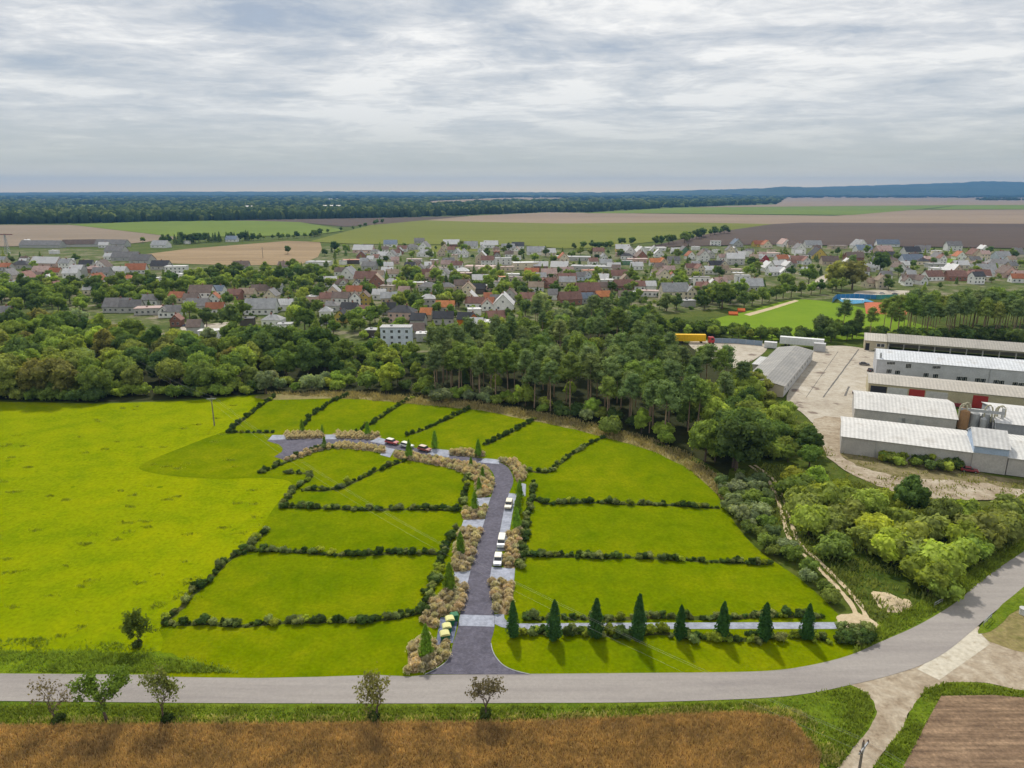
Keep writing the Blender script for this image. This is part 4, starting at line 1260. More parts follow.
# ------------------------------------------------------------------ beige ornamental grass beds
BEDS = [
    ([(285.8, 433.9), (322, 433.9), (322, 438.6), (286.6, 439.6)], "in the bed above the turning place"),
    ([(336.6, 433.4), (378.7, 435.6), (372.5, 440), (336.6, 438.6)], "in the bed above the middle of the upper road"),
    ([(284, 462), (304, 454), (324.5, 447), (346, 444.8), (365, 446), (385, 449.6), (384, 453.6), (347, 449), (325, 450), (290, 461.5)], "in the long bed below the upper road"),
    ([(394, 454.5), (410, 455), (436, 459.5), (455, 463), (473, 466), (486, 470), (491.5, 477), (492.5, 486), (490, 495), (478, 498), (476, 486), (468, 476), (450, 469), (420, 463), (397, 459)], "in the curved bed inside the road bend"),
    ([(465, 511.6), (486, 508), (485, 515), (483, 519.5), (463.5, 520)], "in the small bed between two left driveways"),
    ([(461.5, 530), (480.5, 532), (476, 547.5), (471, 563), (469, 571.5), (453, 572), (453, 553.7), (458.5, 538)], "in the bed left of the parked estate cars"),
    ([(452, 584), (465.5, 588), (463, 601), (459, 614), (440.6, 617.5), (436, 629), (422, 622), (433, 604)], "in the bed behind the waste bins"),
    ([(411, 649), (421, 638), (432, 636), (435, 646), (450, 646), (446, 659), (436, 668), (424, 672), (408, 673)], "in the bed at the road mouth by the lowest thuja"),
    ([(491, 583.5), (512.6, 583.5), (512, 601), (509, 614.5), (496.5, 613), (492, 597)], "in the bed right of the road above the paved crossing"),
    ([(508.5, 536), (519, 532), (519.5, 545), (515, 568.5), (503.5, 567.5), (506, 552)], "in the bed right of the parked estate cars"),
    ([(500, 461.2), (512.5, 461.4), (524, 469), (526, 478), (521, 483), (517, 482.5), (513.5, 472), (507, 466)], "in the bed outside the road bend"),
    ([(450.5, 451.8), (468, 452), (486, 456.5), (474, 457.5), (451, 455.5)], "in the bed above the bend beside the pale driveway"),
]
random.seed(5)
pn = []
BEDM = ground_mat("dry_grass_bed", lin(150, 128, 92, 0.75), lin(172, 150, 116, 0.75), None, .3, 1.2, 3.0, .6, .2, .25)
for px, where in BEDS:
    sheet("planting_bed", px, 0.21, BEDM, rough_edge=.12)
    for x, y in scatter(px, 1.12, 90, 51):
        pn.append((x, y, where))
pn.sort(key=lambda q: q[1])
PC = (0.66, 0.585, 0.46)
for x, y, where in pn[:298]:
    c = jit(PC, .18)
    if random.random() < .2:
        c = jit((0.60, 0.53, 0.45), .1)
    s = random.uniform(.8, 1.2)
    put(random.choice(PLUME), (x, y, 0.16), random.uniform(0, 6.28), (s * 1.1, s * 1.1, s), f"beige plumed grass clump {where}", "ornamental grass", f"beige grass clumps {where}", [c])
if pn[298:]:
    mb = MB()
    bme = PLUME[0].data
    bv = np.zeros(len(bme.vertices) * 3)
    bme.vertices.foreach_get("co", bv)
    bv = bv.reshape(-1, 3)
    faces = [tuple(p.vertices) for p in bme.polygons]
    for x, y, w_ in pn[298:]:
        mb.poly(bv + np.array([x, y, .16]), faces)
    tag(obj("distant_ornamental_grass", mb.mesh("distant_ornamental_grass", [M["plume"]]), color=PC), kind="stuff")

# ------------------------------------------------------------------ thujas and cypresses
TH = [(302.4, 433.4, 420, "leftmost thuja above the turning place"), (322.5, 434.6, 425, "thuja at the right end of the turning place's bed"), (324.5, 446, 436.4, "small thuja in the long bed below the upper road"),
      (367.8, 437, 422, "thuja in the bed above the middle of the upper road"), (409.3, 458.5, 440, "tall thuja standing in front of the dark red upper car"), (434.8, 449, 431, "thuja right of the three upper parked cars"),
      (471, 468.5, 457, "first small thuja inside the road bend"), (478.4, 457, 439.6, "thuja on the outer side at the bend's top"), (482.4, 479, 467, "second thuja inside the road bend"), (479, 493, 477.4, "third thuja inside the road bend, by the pale driveway"),
      (474.6, 511.5, 492, "thuja in the small bed between two left driveways"), (460.6, 555.6, 532, "thuja left of the lowest parked estate car"), (449.7, 592, 563, "thuja in the bed behind the waste bins"), (426.6, 658, 625, "lowest thuja, beside the waste bins at the road mouth"),
      (519.5, 499, 480, "farthest of the three thujas right of the estate road"), (518, 514.7, 493.6, "middle of the three thujas right of the estate road"), (516.4, 530, 507.6, "nearest of the three thujas right of the estate road")]
random.seed(3)
for u, vb, vt, lab in TH:
    h = hgt(u, vb, vt)
    p = G(u, vb)
    s = h / 4
    put(random.choice(THUJA), (p.x, p.y, .16), random.uniform(0, 6), (s * .82, s * .82, s), "bright green columnar " + lab, "thuja", "columnar thujas along the estate road", [(1, 1, 1), jit((0.17, 0.30, 0.04), .12)])
CY = [(513, 638.6, 601, "first cypress from the left, by the road mouth"), (554, 641.2, 600.6, "second cypress from the left along the footpath"), (595.5, 639, 599, "third cypress from the left along the footpath"), (637.7, 642, 594.5, "tallest cypress, fourth from the left along the footpath"),
      (679.4, 641, 605.6, "shortest narrow cypress, fifth along the footpath"), (721.6, 640, 602.4, "sixth cypress from the left along the footpath"), (763.3, 642, 603, "seventh cypress from the left along the footpath"), (806, 640.6, 604.5, "last cypress on the right, near the footpath's end")]
for u, vb, vt, lab in CY:
    h = hgt(u, vb, vt)
    p = G(u, vb)
    s = h / 8
    w = 1.12 if "tallest" in lab else (.85 if "shortest" in lab else 1.0)
    ww = random.uniform(.86, 1.1)
    put(CYPR[CY.index((u, vb, vt, lab))], (p.x, p.y, .16), random.uniform(0, 6), (w * ww, w * ww, s), "dark green " + lab, "cypress", "cypresses along the footpath", [(1, 1, 1), jit((0.05, 0.12, 0.04), .1)])

# ------------------------------------------------------------------ roadside trees with open branches
def open_tree(name, u, vb, vt, label, leafn, leafcol, width, seed, leaning=0.0, base_bush=True):
    rr = random.Random(seed)
    h = hgt(u, vb, vt)
    tips = []
    mb = MB()

    def branch(p, d, ln, r, lev):
        pts, q = [p], p
        for _ in range(3):
            d2 = (d + Vector((rr.gauss(0, .16), rr.gauss(0, .16), rr.gauss(0.05, .1)))).normalized()
            q = q + d2 * ln / 3
            d = d2
            pts.append(q)
        mb.tube(pts, [r, r * .85, r * .7, r * .5], 5 if lev < 3 else 4, cap=False)
        tips.append((q, lev))
        if lev >= 2:
            tips.append((pts[1], lev))
            tips.append((pts[2], lev))
        if lev < (6 if leafn < 1500 else 5):
            for k in range(3 if lev in (0, 1, 2) else 2):
                a = k * 2.1 + lev * 1.3 + rr.uniform(-.5, .5) + seed
                sp = rr.uniform(.5, .95)
                o_ = d.orthogonal().normalized()
                side = o_ * math.cos(a) + d.cross(o_) * math.sin(a)
                nd = (d + side * sp + Vector((0, 0, .05))).normalized()
                branch(pts[rr.choice((2, 3))], nd, ln * rr.uniform(.62, .8), r * .55, lev + 1)

    branch(Vector((0, 0, 0)), Vector((leaning, 0, 1)).normalized(), 3.1, .25, 0)
    V = np.array(mb.v)
    T0 = np.array([list(q) for q, lv in tips if lv >= 2]).mean(0)
    T0[2] = 0
    T0[0] -= leaning * 4
    V = V - T0 * np.clip(V[:, 2:3] / 3.0, 0, 1)
    zmax = V[:, 2].max()
    kx = width / max(.1, np.abs(V[:, :2]).max())
    sc = np.array([kx, kx, h / zmax])
    low = np.clip(V[:, 2:3] / 2.0, 0, 1)
    V2 = V * np.where(low < 1, np.c_[np.full((len(V), 2), 1.0), np.full(len(V), sc[2])], sc)
    V2 = V * sc * np.c_[1 + (1 / kx - 1) * (1 - low), 1 + (1 / kx - 1) * (1 - low), np.ones(len(V))]
    mb.v = [tuple(x) for x in V2]
    p = G(u, vb)
    r = thing(name, label, "tree", (p.x, p.y, .12))
    obj("trunk", mb.mesh("trunk", [M["bark"]]), r)
    rg = np.random.default_rng(seed)
    T = (np.array([list(q) for q, lv in tips if lv >= 3]) - T0) * sc
    P = T[rg.integers(0, len(T), leafn)] + rg.normal(0, .28, (leafn, 3))
    geo = leafcards(rg, P, rg.normal(0, 1, (leafn, 3)) + np.array([0, 0, .6]), .19)
    obj("crown", quads_mesh("crown", [geo], M["shrub"]), r, color=leafcol)
    if base_bush:
        cr = lobes_crown("base_growth", seed, .95, .55, .7, 8, .45, 55, .14, M["shrub"], .8, -.2)
        obj("base_growth", cr, r, color=(0.05, 0.075, 0.025))
    return r


open_tree("roadside_tree", 59, 722, 678, "nearly bare grey tree, leftmost on the verge south of the road", 320, (.17, .15, .12), 2.9, 4, -.05)
open_tree("roadside_tree", 107, 722, 676, "leafy green spreading tree on the south verge between two sparse ones", 2900, (.15, .23, .05), 3.3, 15, 0.08, False)
open_tree("roadside_tree", 167, 722, 670, "half bare tree with leafy top, third from the left on the verge", 1100, (.17, .2, .07), 2.9, 9, 0)
open_tree("roadside_tree", 374, 721, 676, "sparse brown green tree with dense bush at its foot", 1000, (.2, .2, .09), 3.2, 33, 0)
open_tree("roadside_tree", 486, 717, 678, "dry brownish tree opposite the estate road mouth", 750, (.22, .18, .13), 2.6, 21, 0)
open_tree("meadow_tree", 139, 648, 613, "lone leaning leafy tree at the meadow's lower edge", 2200, (.15, .2, .05), 2.3, 41, -.06)
# ------------------------------------------------------------------ industrial halls
HD = rad(-24.0)
HE = Vector((math.cos(HD), math.sin(HD), 0))
HN = Vector((-HE.y, HE.x, 0))


def hall_origin(u, v, z):
    d = ray(u, v)
    t_ = (CAMH - z) / -d[2]
    return Vector((d[0] * t_, d[1] * t_, 0.2))


def on_wall(O, u, v, e=HE, n=HN):
    """spot on the wall plane through O along e, seen at (u, v): (distance along, height)"""
    d = Vector(ray(u, v))
    c = Vector((0, 0, CAMH))
    k = (O - c).dot(n) / d.dot(n)
    q = c + d * k
    return (q - O).dot(e), q.z - O.z


WALLC = {"grey": (.45, .43, .40), "bluegrey": (.44, .45, .47), "beige": (.50, .45, .34), "pale": (.42, .48, .58), "yellow": (.45, .40, .26)}


def gable_hall(name, label, O, L, D, h, rh, wallc, roofc, rz=HD, ridge=0.5, over=0.35, seams=(), roofmat="sheet", roof_t=0.12):
    """x along the front, y away from the yard; parts wall, roof, seams"""
    r = thing(name, label, "hall", O, rz)
    yr = D * ridge
    mb = MB().prism([(0, 0), (D, 0), (D, h), (yr, h + rh), (0, h)], 0, L)
    mb.v = [(y, x, z) for x, y, z in mb.v]
    obj("wall", mb.mesh("wall", [M["wall"]]), r, color=wallc)
    s1, s2 = rh / max(yr, .01), rh / max(D - yr, .01)
    t_ = roof_t
    prof = [(-over, h - over * s1 + .02), (yr, h + rh + .02), (D + over, h - over * s2 + .02), (D + over, h - over * s2 + .02 + t_), (yr, h + rh + .02 + t_), (-over, h - over * s1 + .02 + t_)]
    rb = MB().prism(prof, -over, L + over)
    rb.v = [(y, x, z) for x, y, z in rb.v]
    ro = obj("roof", rb.mesh("roof", [M[roofmat]]), r, color=roofc)
    for x in seams:
        obj("seam_post", MB().box(x - .12, x + .12, -.1, .05, 0, h - .15).mesh("seam_post", [M["metal"]]), r)
    return r, ro


WIN_ME = MB().box(-.5, .5, -.05, .04, -.5, .5, 0).box(-.44, .44, -.07, -.045, -.44, .44, 1).box(-.03, .03, -.085, -.06, -.46, .46, 0).mesh("window", [M["frame"], M["glass"]])
DOOR_ME = MB().box(-.5, .5, -.08, .05, 0, 1).box(-.46, .46, -.11, -.07, .04, .48).box(-.46, .46, -.11, -.07, .52, .96).mesh("door", [M["plain"]])


def add_win(r, x, z, w, h, y=0.0, rz=0, name="window"):
    o = obj(name, WIN_ME, r, loc=(x, y, z))
    o.scale = (w, 1, h)
    o.rotation_euler = (0, 0, rz)
    return o


def add_door(r, x, w, h, col, y=0.0, rz=0, z=0.0):
    o = obj("door", DOOR_ME, r, color=col, loc=(x, y, z))
    o.scale = (w, 1, h)
    o.rotation_euler = (0, 0, rz)
    return o


WHITE = (.58, .565, .535)
# front hall
O1 = hall_origin(842, 437, 4.8)
H1, R1 = gable_hall("warehouse", "front grey warehouse with long white roof beside the thicket", O1, 31.5, 19, 4.8, 1.25, WALLC["grey"], WHITE, seams=[8.6])
# white patched lean part of the front hall by the block
x0, _ = on_wall(O1, 973, 450)
x1, _ = on_wall(O1, 1009, 455)
blk = thing("silo_block", "tall block with pale blue upper wall and steep white roof in the front row", "building", O1 + HE * (x0 + .15), HD)
bw = x1 - x0 - .3
obj("wall", MB().box(0, bw, -.25, 11, 0, 5.0).mesh("wall", [M["wall"]]), blk, color=WALLC["grey"])
mb = MB().prism([(-.35, 5.0), (11, 5.0), (11, 7.6), (6.5, 9.6), (-.35, 6.9)], -.02, bw + .02)
mb.v = [(y, x, z) for x, y, z in mb.v]
obj("upper_wall", mb.mesh("upper_wall", [M["plain"]]), blk, color=(.36, .45, .58))
mb = MB().prism([(-.75, 6.78), (6.5, 9.65), (11.3, 7.5), (11.3, 7.62), (6.5, 9.8), (-.75, 6.92)], -.3, bw + .3)
mb.v = [(y, x, z) for x, y, z in mb.v]
obj("roof", mb.mesh("roof", [M["sheet"]]), blk, color=(.58, .57, .55))
H1b, _ = gable_hall("warehouse", "low white roofed end of the front row, right of the pale blue block", O1 + HE * (x1 + .1), 46, 21, 4.6, 1.6, WALLC["grey"], (.6, .59, .56))
# second hall
O2 = hall_origin(855, 409, 5.0)
L2, _ = on_wall(O2, 957, 420)
H2, _ = gable_hall("warehouse", "second grey warehouse with white roof, ending at the rusty silo plant", O2, L2, 22, 5.0, 1.9, WALLC["grey"], WHITE)
for u, v, w, h in ((879.5, 421.5, 4.2, 1.0), (948, 430, 4.0, 1.1)):
    x, z = on_wall(O2, u, v)
    o = add_win(H2, x, z, w, h)
for u in (901, 905, 915, 920):
    x, z = on_wall(O2, u, 424)
    obj("wall_panel", MB().box(x - 1.0, x + 1.0, -.06, .02, 1.2, 3.6).mesh("wall_panel", [M["plain"]]), H2, color=(.4, .4, .38))
x2b, _ = on_wall(O2, 997, 420)
H2b, _ = gable_hall("warehouse", "white roofed grey warehouse right of the rusty silo plant", O2 + HE * x2b, 60, 22, 5.4, 2.0, (.30, .31, .33), (.6, .59, .57))
x, z = on_wall(O2 + HE * x2b, 1010, 430)
# third: long low store with red doors
O3 = hall_origin(869, 383.5, 5.0)
H3, _ = gable_hall("storage_shed", "long storage shed with beige grey roof and red doors", O3, 90, 16, 5.0, 1.25, WALLC["yellow"], (.42, .385, .33))
for u0, u1, c in ((861.5, 868.5, (.28, .03, .025)), (909, 924.5, (.36, .04, .03)), (974, 989, (.36, .04, .03)), (1040, 1055, (.36, .04, .03))):
    xa, _ = on_wall(O3, u0, 392)
    xb, _ = on_wall(O3, u1, 395)
    add_door(H3, (max(xa, 0.4) + xb) / 2, xb - max(xa, 0.4), 4.3, c)
for u0, u1, c in ((870, 886, (.03, .03, .035)), (887, 907, (.5, .5, .48)), (926, 948, (.5, .49, .46))):
    xa, _ = on_wall(O3, u0, 392)
    xb, _ = on_wall(O3, u1, 395)
    o = obj("wall_bay", MB().box(xa, xb, -.07, .02, .1, 4.2).mesh("wall_bay", [M["plain"]]), H3, color=c)
xa, _ = on_wall(O3, 934, 398)
obj("red_beam", MB().box(xa, xa + 8, -1.4, -.8, .1, 1.2).mesh("red_beam", [M["plain"]]), H3, color=(.25, .04, .05))
# fourth: two storey hall with bright white roof
O4 = hall_origin(877.3, 359.6, 7.0)
H4, _ = gable_hall("workshop_hall", "tall grey workshop hall with windows and a bright white roof", O4, 95, 20, 7.0, 2.1, WALLC["bluegrey"], (.64, .66, .68))
for u, v, n in ((891, 363.2, 3), (908.5, 366, 2), (936.5, 367.3, 3)):
    for k in range(n):
        x, z = on_wall(O4, u + (k - (n - 1) / 2) * 2.7, v)
        add_win(H4, x, z, .95, 1.1 if n == 3 else 1.9)
for u, v in ((889, 371.2), (897.5, 372.4), (926, 375), (935.5, 376), (959, 378.5), (964.5, 378.8), (977.5, 380.2), (983, 380.6), (996, 382), (1001.5, 382.5), (1015, 384.2), (1021, 385)):
    for k in (-1, 1):
        x, z = on_wall(O4, u + k * 1.25, v)
        add_win(H4, x, z, .95, 1.7)
x, z = on_wall(O4, 989.5, 375)
obj("downpipe", MB().tube([(x, -.12, .1), (x, -.12, 6.9)], .09, 6).mesh("downpipe", [M["metal"]]), H4)
obj("roof_vent", MB().box(.8, 1.5, 1.0, 1.6, 6.6, 8.6).tube([(1.1, 1.3, 8.6), (1.1, 1.3, 9.4)], .3, 8).mesh("roof_vent", [M["metal"]]), H4)
# fifth: rear hall, open bays
O5 = hall_origin(888, 342, 4.6)
H5 = thing("open_hall", "rear hall with dark open bays and a beige grey roof under the pines", "hall", O5, HD)
L5 = 100
mb = MB().box(0, L5, 11.6, 12, 0, 4.6).box(0, .3, 0, 11.6, 0, 4.6).box(0, L5, .0, .25, 3.9, 4.6).box(0, L5, 0, .22, 0, 1.0)
obj("wall", mb.mesh("wall", [M["wall"]]), H5, color=WALLC["beige"])
for k in range(17):
    obj("bay_post", MB().box(6 * k + .3, 6 * k + .75, .3, .6, 0, 3.95).mesh("bay_post", [M["plain"]]), H5, color=(.35, .34, .32))
mb = MB().prism([(-.5, 4.5), (7.5, 6.9), (12.6, 5.3), (12.6, 5.42), (7.5, 7.03), (-.5, 4.63)], -.3, L5)
mb.v = [(y, x, z) for x, y, z in mb.v]
r5 = obj("roof", mb.mesh("roof", [M["sheet"]]), H5, color=(.36, .335, .29))
xa, _ = on_wall(O5, 993, 348)
obj("roof_patch", MB().box(xa - 3, xa + 1, 3.2, 5.6, 5.82, 5.86).mesh("roof_patch", [M["plain"]]), r5, color=(.6, .58, .55)).rotation_euler = (0, 0, 0)
bpy.data.objects.remove(r5.children[-1])
H5e = thing("open_hall_annex", "small beige annex with pale roof at the rear hall's yard end", "hall", O5 - HE * 9.2, HD)
obj("wall", MB().box(0, 9.0, 0.1, 11.5, 0, 4.4).mesh("wall", [M["wall"]]), H5e, color=(.46, .40, .28))
mb = MB().prism([(-.5, 4.42), (7.5, 6.5), (12.4, 5.2), (12.4, 5.32), (7.5, 6.63), (-.5, 4.55)], -.4, 8.8)
mb.v = [(y, x, z) for x, y, z in mb.v]
obj("roof", mb.mesh("roof", [M["sheet"]]), H5e, color=(.52, .48, .41))
add_win(H5e, 6.5, 2.6, 3.4, 1.5, .1)
add_door(H5e, 1.2, 1.6, 3.2, (.03, .03, .035), .1)

# silo plant between the halls
OS = O2 + HE * (L2 + .6)
SP_ = thing("silo_plant", "rusty orange silo with grey tanks and arched pipes between white roofs", "silo", OS, HD)
SP_.scale = (.86, .86, .9)
obj("silo", MB().tube([(1.6, 3, 2.2), (1.6, 3, 8.2), (1.6, 3, 9.0)], [1.75, 1.75, .7], 16).tube([(1.6, 3, 1.0), (1.6, 3, 2.2)], [.5, 1.75], 16).mesh("silo", [M["plain"]]), SP_, color=(.33, .19, .09))
for a in range(4):
    cx, cy = 1.6 + 1.5 * math.cos(a * math.pi / 2 + .8), 3 + 1.5 * math.sin(a * math.pi / 2 + .8)
    obj("leg", MB().tube([(cx, cy, 0), (cx, cy, 2.6)], .12, 6).mesh("leg", [M["metal"]]), SP_)
for cx, cy, r_, h_ in ((5.0, 4.4, 1.6, 7.2), (8.2, 4.6, 1.3, 7.4), (7.2, 1.6, .9, 6.2)):
    obj("tank", MB().tube([(cx, cy, .1), (cx, cy, h_), (cx, cy, h_ + .7)], [r_, r_, .3], 16).mesh("tank", [M["plain"]]), SP_, color=(.36, .37, .37))
for cx, cy in ((2.2, 4.0), (8.6, 3.6), (11.6, 3.4), (1.0, 2.0), (12.4, 4.4)):
    pts = [(cx + 1.1 * math.cos(math.pi * k / 8), cy, 8.9 + 1.7 * math.sin(math.pi * k / 8)) for k in range(9)]
    obj("arched_pipe", MB().tube([(cx + 1.1, cy, 5)] + pts + [(cx - 1.1, cy, 5)], .26, 8).mesh("arched_pipe", [M["plain"]]), SP_, color=(.45, .42, .30))
obj("catwalk", MB().box(0, 13, 2.0, 2.9, 8.2, 8.3).box(0, 13, 2.0, 2.04, 8.3, 9.2).box(0, 13, 5.2, 5.5, 7.5, 7.6).mesh("catwalk", [M["metal"]]), SP_)
obj("column", MB().tube([(12.6, 3, 0), (12.6, 3, 10.2)], .5, 10).mesh("column", [M["plain"]]), SP_, color=(.5, .5, .48))
bx = thing("silo_annex", "low white roofed annex below the arched pipes", "building", OS + HE * 2.2 + HN * 6.2, HD)
obj("wall", MB().box(0, 10.5, 0, 7, 0, 5.2).mesh("wall", [M["wall"]]), bx, color=(.4, .4, .38))
obj("roof", MB().box(-.3, 10.8, -.3, 7.3, 5.22, 5.36).mesh("roof", [M["sheet"]]), bx, color=(.62, .61, .58))

# left hall, seen end on
A_ = hall_origin(790.5, 349.6, 4.6)
Bq = hall_origin(813, 351.5, 4.0)
Ce = hall_origin(784, 387, 4.0)
ax = (Bq - Ce)
ax.z = 0
LL = ax.length
ax.normalize()
rzL = math.atan2(ax.y, ax.x) - math.pi / 2
nx = Vector((math.cos(rzL), math.sin(rzL), 0))
HLw = 14.0
OL = Ce - nx * HLw
OL.z = .2
HL = thing("workshop_shed", "grey roofed shed with beige gable left of the yard", "hall", OL, rzL)
mb = MB().poly([], [])
mb.prism([(0, 0), (HLw, 0), (HLw, 4.0), (HLw / 2, 5.4), (0, 4.0)], 0, LL)
obj("wall", mb.mesh("wall", [M["wall"]]), HL, color=(.44, .38, .28))
obj("roof", MB().prism([(-.4, 3.94), (HLw / 2, 5.43), (HLw + .4, 3.94), (HLw + .4, 4.08), (HLw / 2, 5.57), (-.4, 4.08)], -.4, LL + .4).mesh("roof", [M["sheet"]]), HL, color=(.27, .26, .24))
sw = obj("side_wall", MB().box(HLw - .01, HLw + .06, .2, LL - .2, .1, 3.6).mesh("side_wall", [M["plain"]]), HL, color=(.5, .5, .49))
for k in range(11):
    y = 2 + k * (LL - 4) / 10
    o = obj("window", WIN_ME, HL, loc=(HLw + .12, y, 2.5))
    o.scale = (1.5, 1, 1.0)
    o.rotation_euler = (0, 0, math.pi / 2)
add_door(HL, 5.0, 3.2, 3.3, (.3, .26, .2))
PD = thing("flat_shed", "low pale flat roofed shed behind the end-on grey shed", "shed", G(752, 371) + Vector((0, 0, .2)), rzL)
obj("wall", MB().box(0, 9, 0, 15, 0, 2.6).mesh("wall", [M["wall"]]), PD, color=(.45, .43, .38))
obj("roof", MB().box(-.3, 9.3, -.3, 15.3, 2.62, 2.78).mesh("roof", [M["sheet"]]), PD, color=(.5, .5, .49))


def container(name, label, u, v, L, wd, h, rz, col, legs=False, cat="trailer"):
    p = G(u, v)
    r = thing(name, label, cat, (p.x, p.y, .2), rz)
    b = .9 if legs else .05
    obj("body", MB().box(-L / 2, L / 2, 0, wd, b, h).mesh("body", [M["plain"]]), r, color=col)
    mb = MB()
    for k in range(int(L / 1.2)):
        x = -L / 2 + .6 + k * 1.2
        mb.box(x - .06, x + .06, -.06, 0, b + .1, h - .1)
    obj("side_rib", mb.mesh("side_rib", [M["plain"]]), r, color=tuple(c * .9 for c in col))
    if legs:
        for x in (-L * .36, -L * .28, L * .36):
            for y in (.25, wd - .25):
                w_ = obj("wheel", MB().tube([(x, y - .15, .5), (x, y + .15, .5)], .5, 12).mesh("wheel", [M["tyre"]]), r)
    return r


container("lorry_trailer", "long white trailer parked behind the end-on grey shed", 801, 347.5, 19, 3, 4.1, HD, (.7, .7, .69), True)
container("storage_container", "small white container left of the long white trailer", 770, 348.5, 5.5, 2.6, 2.7, HD, (.66, .66, .66), cat="container")
container("storage_container", "white box container at the long trailer's right end", 819, 352, 5, 3, 3.6, HD, (.5, .5, .5), cat="container")
container("curtain_trailer", "bright yellow curtain sided trailer in the lorry yard", 690.5, 343.5, 14.2, 2.6, 4.0, -.06, (.72, .44, .01), True)
p = G(711.5, 344.5)
cb = thing("lorry_cab", "red lorry cab at the yellow trailer's right end", "lorry", (p.x, p.y, .2), -.06)
obj("cab", MB().prism([(-1.4, .7), (1.2, .7), (1.4, 1.7), (1.0, 3.2), (-1.4, 3.3)], 0, 2.4).mesh("cab", [M["paint"]]), cb, color=(.42, .02, .025))
obj("windscreen", MB().prism([(1.36, 1.9), (1.4, 1.9), (1.1, 3.0), (1.04, 3.0)], .2, 2.2).box(-.3, .8, -.03, 0, 1.9, 2.8).mesh("windscreen", [M["glass"]]), cb)
for x in (-.8, .7):
    for y in (.2, 2.2):
        obj("wheel", MB().tube([(x, y - .15, .5), (x, y + .15, .5)], .5, 12).mesh("wheel", [M["tyre"]]), cb)


def fence(name, label, pts, h, col, step=3.0, mat_="plain"):
    L = [G(*p) for p in pts]
    r = thing(name, label, "fence", (L[0].x, L[0].y, .1))
    mb = MB()
    for a, b in zip(L[:-1], L[1:]):
        a, b = a - L[0], b - L[0]
        n = (b - a).cross(Vector((0, 0, 1))).normalized() * .04
        mb.poly([a - n, b - n, b + n, a + n] + [q + Vector((0, 0, h)) for q in (a - n, b - n, b + n, a + n)], [(0, 1, 5, 4), (2, 3, 7, 6), (4, 5, 6, 7), (1, 2, 6, 5), (3, 0, 4, 7)])
    obj("panel", mb.mesh("panel", [M[mat_]]), r, color=col)
    tot = sum((b - a).length for a, b in zip(L[:-1], L[1:]))
    for q in resample(L, max(3, int(tot / step))):
        q = q - L[0]
        obj("post", MB().box(q.x - .08, q.x + .08, q.y - .08, q.y + .08, 0, h + .15).mesh("post", [M["metal"]]), r)
    return r


fence("sheet_fence", "blue grey sheet fence right of the red lorry cab", [(714, 343), (735, 343.6), (762, 346)], 2.3, (.26, .33, .42))
fence("sheet_fence", "short grey sheet fence left of the yellow trailer", [(664, 340), (676, 342.5)], 2.2, (.33, .36, .4))
fence("court_screen", "blue windscreen fence round the tennis courts", [(832, 303), (836, 299), (856, 298.3), (876, 299.5)], 3.0, (.05, .22, .42))
fence("court_screen", "turquoise windscreen fence right of the blue one", [(876, 299.5), (896, 299), (904, 302)], 3.0, (.08, .32, .30))
sg = thing("sports_banner", "blue and white banner board by the clay courts", "sign", G(904, 306) + Vector((0, 0, .1)), 0)
obj("board", MB().box(-2.4, 2.4, -.06, .06, 1.0, 3.2).mesh("board", [M["plain"]]), sg, color=(.14, .2, .42))
obj("border", MB().box(-2.4, 2.4, -.1, -.06, 2.9, 3.2).box(-2.4, 2.4, -.1, -.06, 1.0, 1.2).mesh("border", [M["plain"]]), sg, color=(.7, .7, .7))
for x in (-2, 2):
    obj("post", MB().box(x - .06, x + .06, .06, .18, 0, 3.2).mesh("post", [M["metal"]]), sg)
ch = thing("court_shelter", "long white shelter roof beside the blue court", "shelter", G(852, 303.5) + Vector((0, 0, .1)), -.2)
obj("roof", MB().prism([(-1.4, 2.5), (1.4, 2.9), (1.4, 3.0), (-1.4, 2.6)], -7, 7).mesh("roof", [M["sheet"]]), ch, color=(.6, .66, .68)).rotation_euler = (0, 0, math.pi / 2)
for x in (-6, 0, 6):
    obj("post", MB().box(x - .07, x + .07, -.07, .07, 0, 2.7).mesh("post", [M["metal"]]), ch)
for u, v, L_, lab in ((733, 315.2, 5.2, "low orange tent nearest the sports field corner"), (741, 311.8, 4.4, "flat orange tent behind the nearer one by the sports field")):
    tp = thing("orange_tent", lab, "tent", G(u, v) + Vector((0, 0, .1)), -.2)
    obj("canopy", MB().prism([(-1.6, .9), (0, 2.1), (1.6, .9), (1.6, .8), (0, 1.98), (-1.6, .8)], -L_ / 2, L_ / 2).mesh("canopy", [M["plain"]]), tp, color=(.6, .13, .03)).rotation_euler = (0, 0, math.pi / 2)
    obj("side", MB().box(-L_ / 2, L_ / 2, -1.5, -1.45, .05, .85).box(-L_ / 2, L_ / 2, 1.45, 1.5, .05, .85).mesh("side", [M["plain"]]), tp, color=(.55, .13, .04))

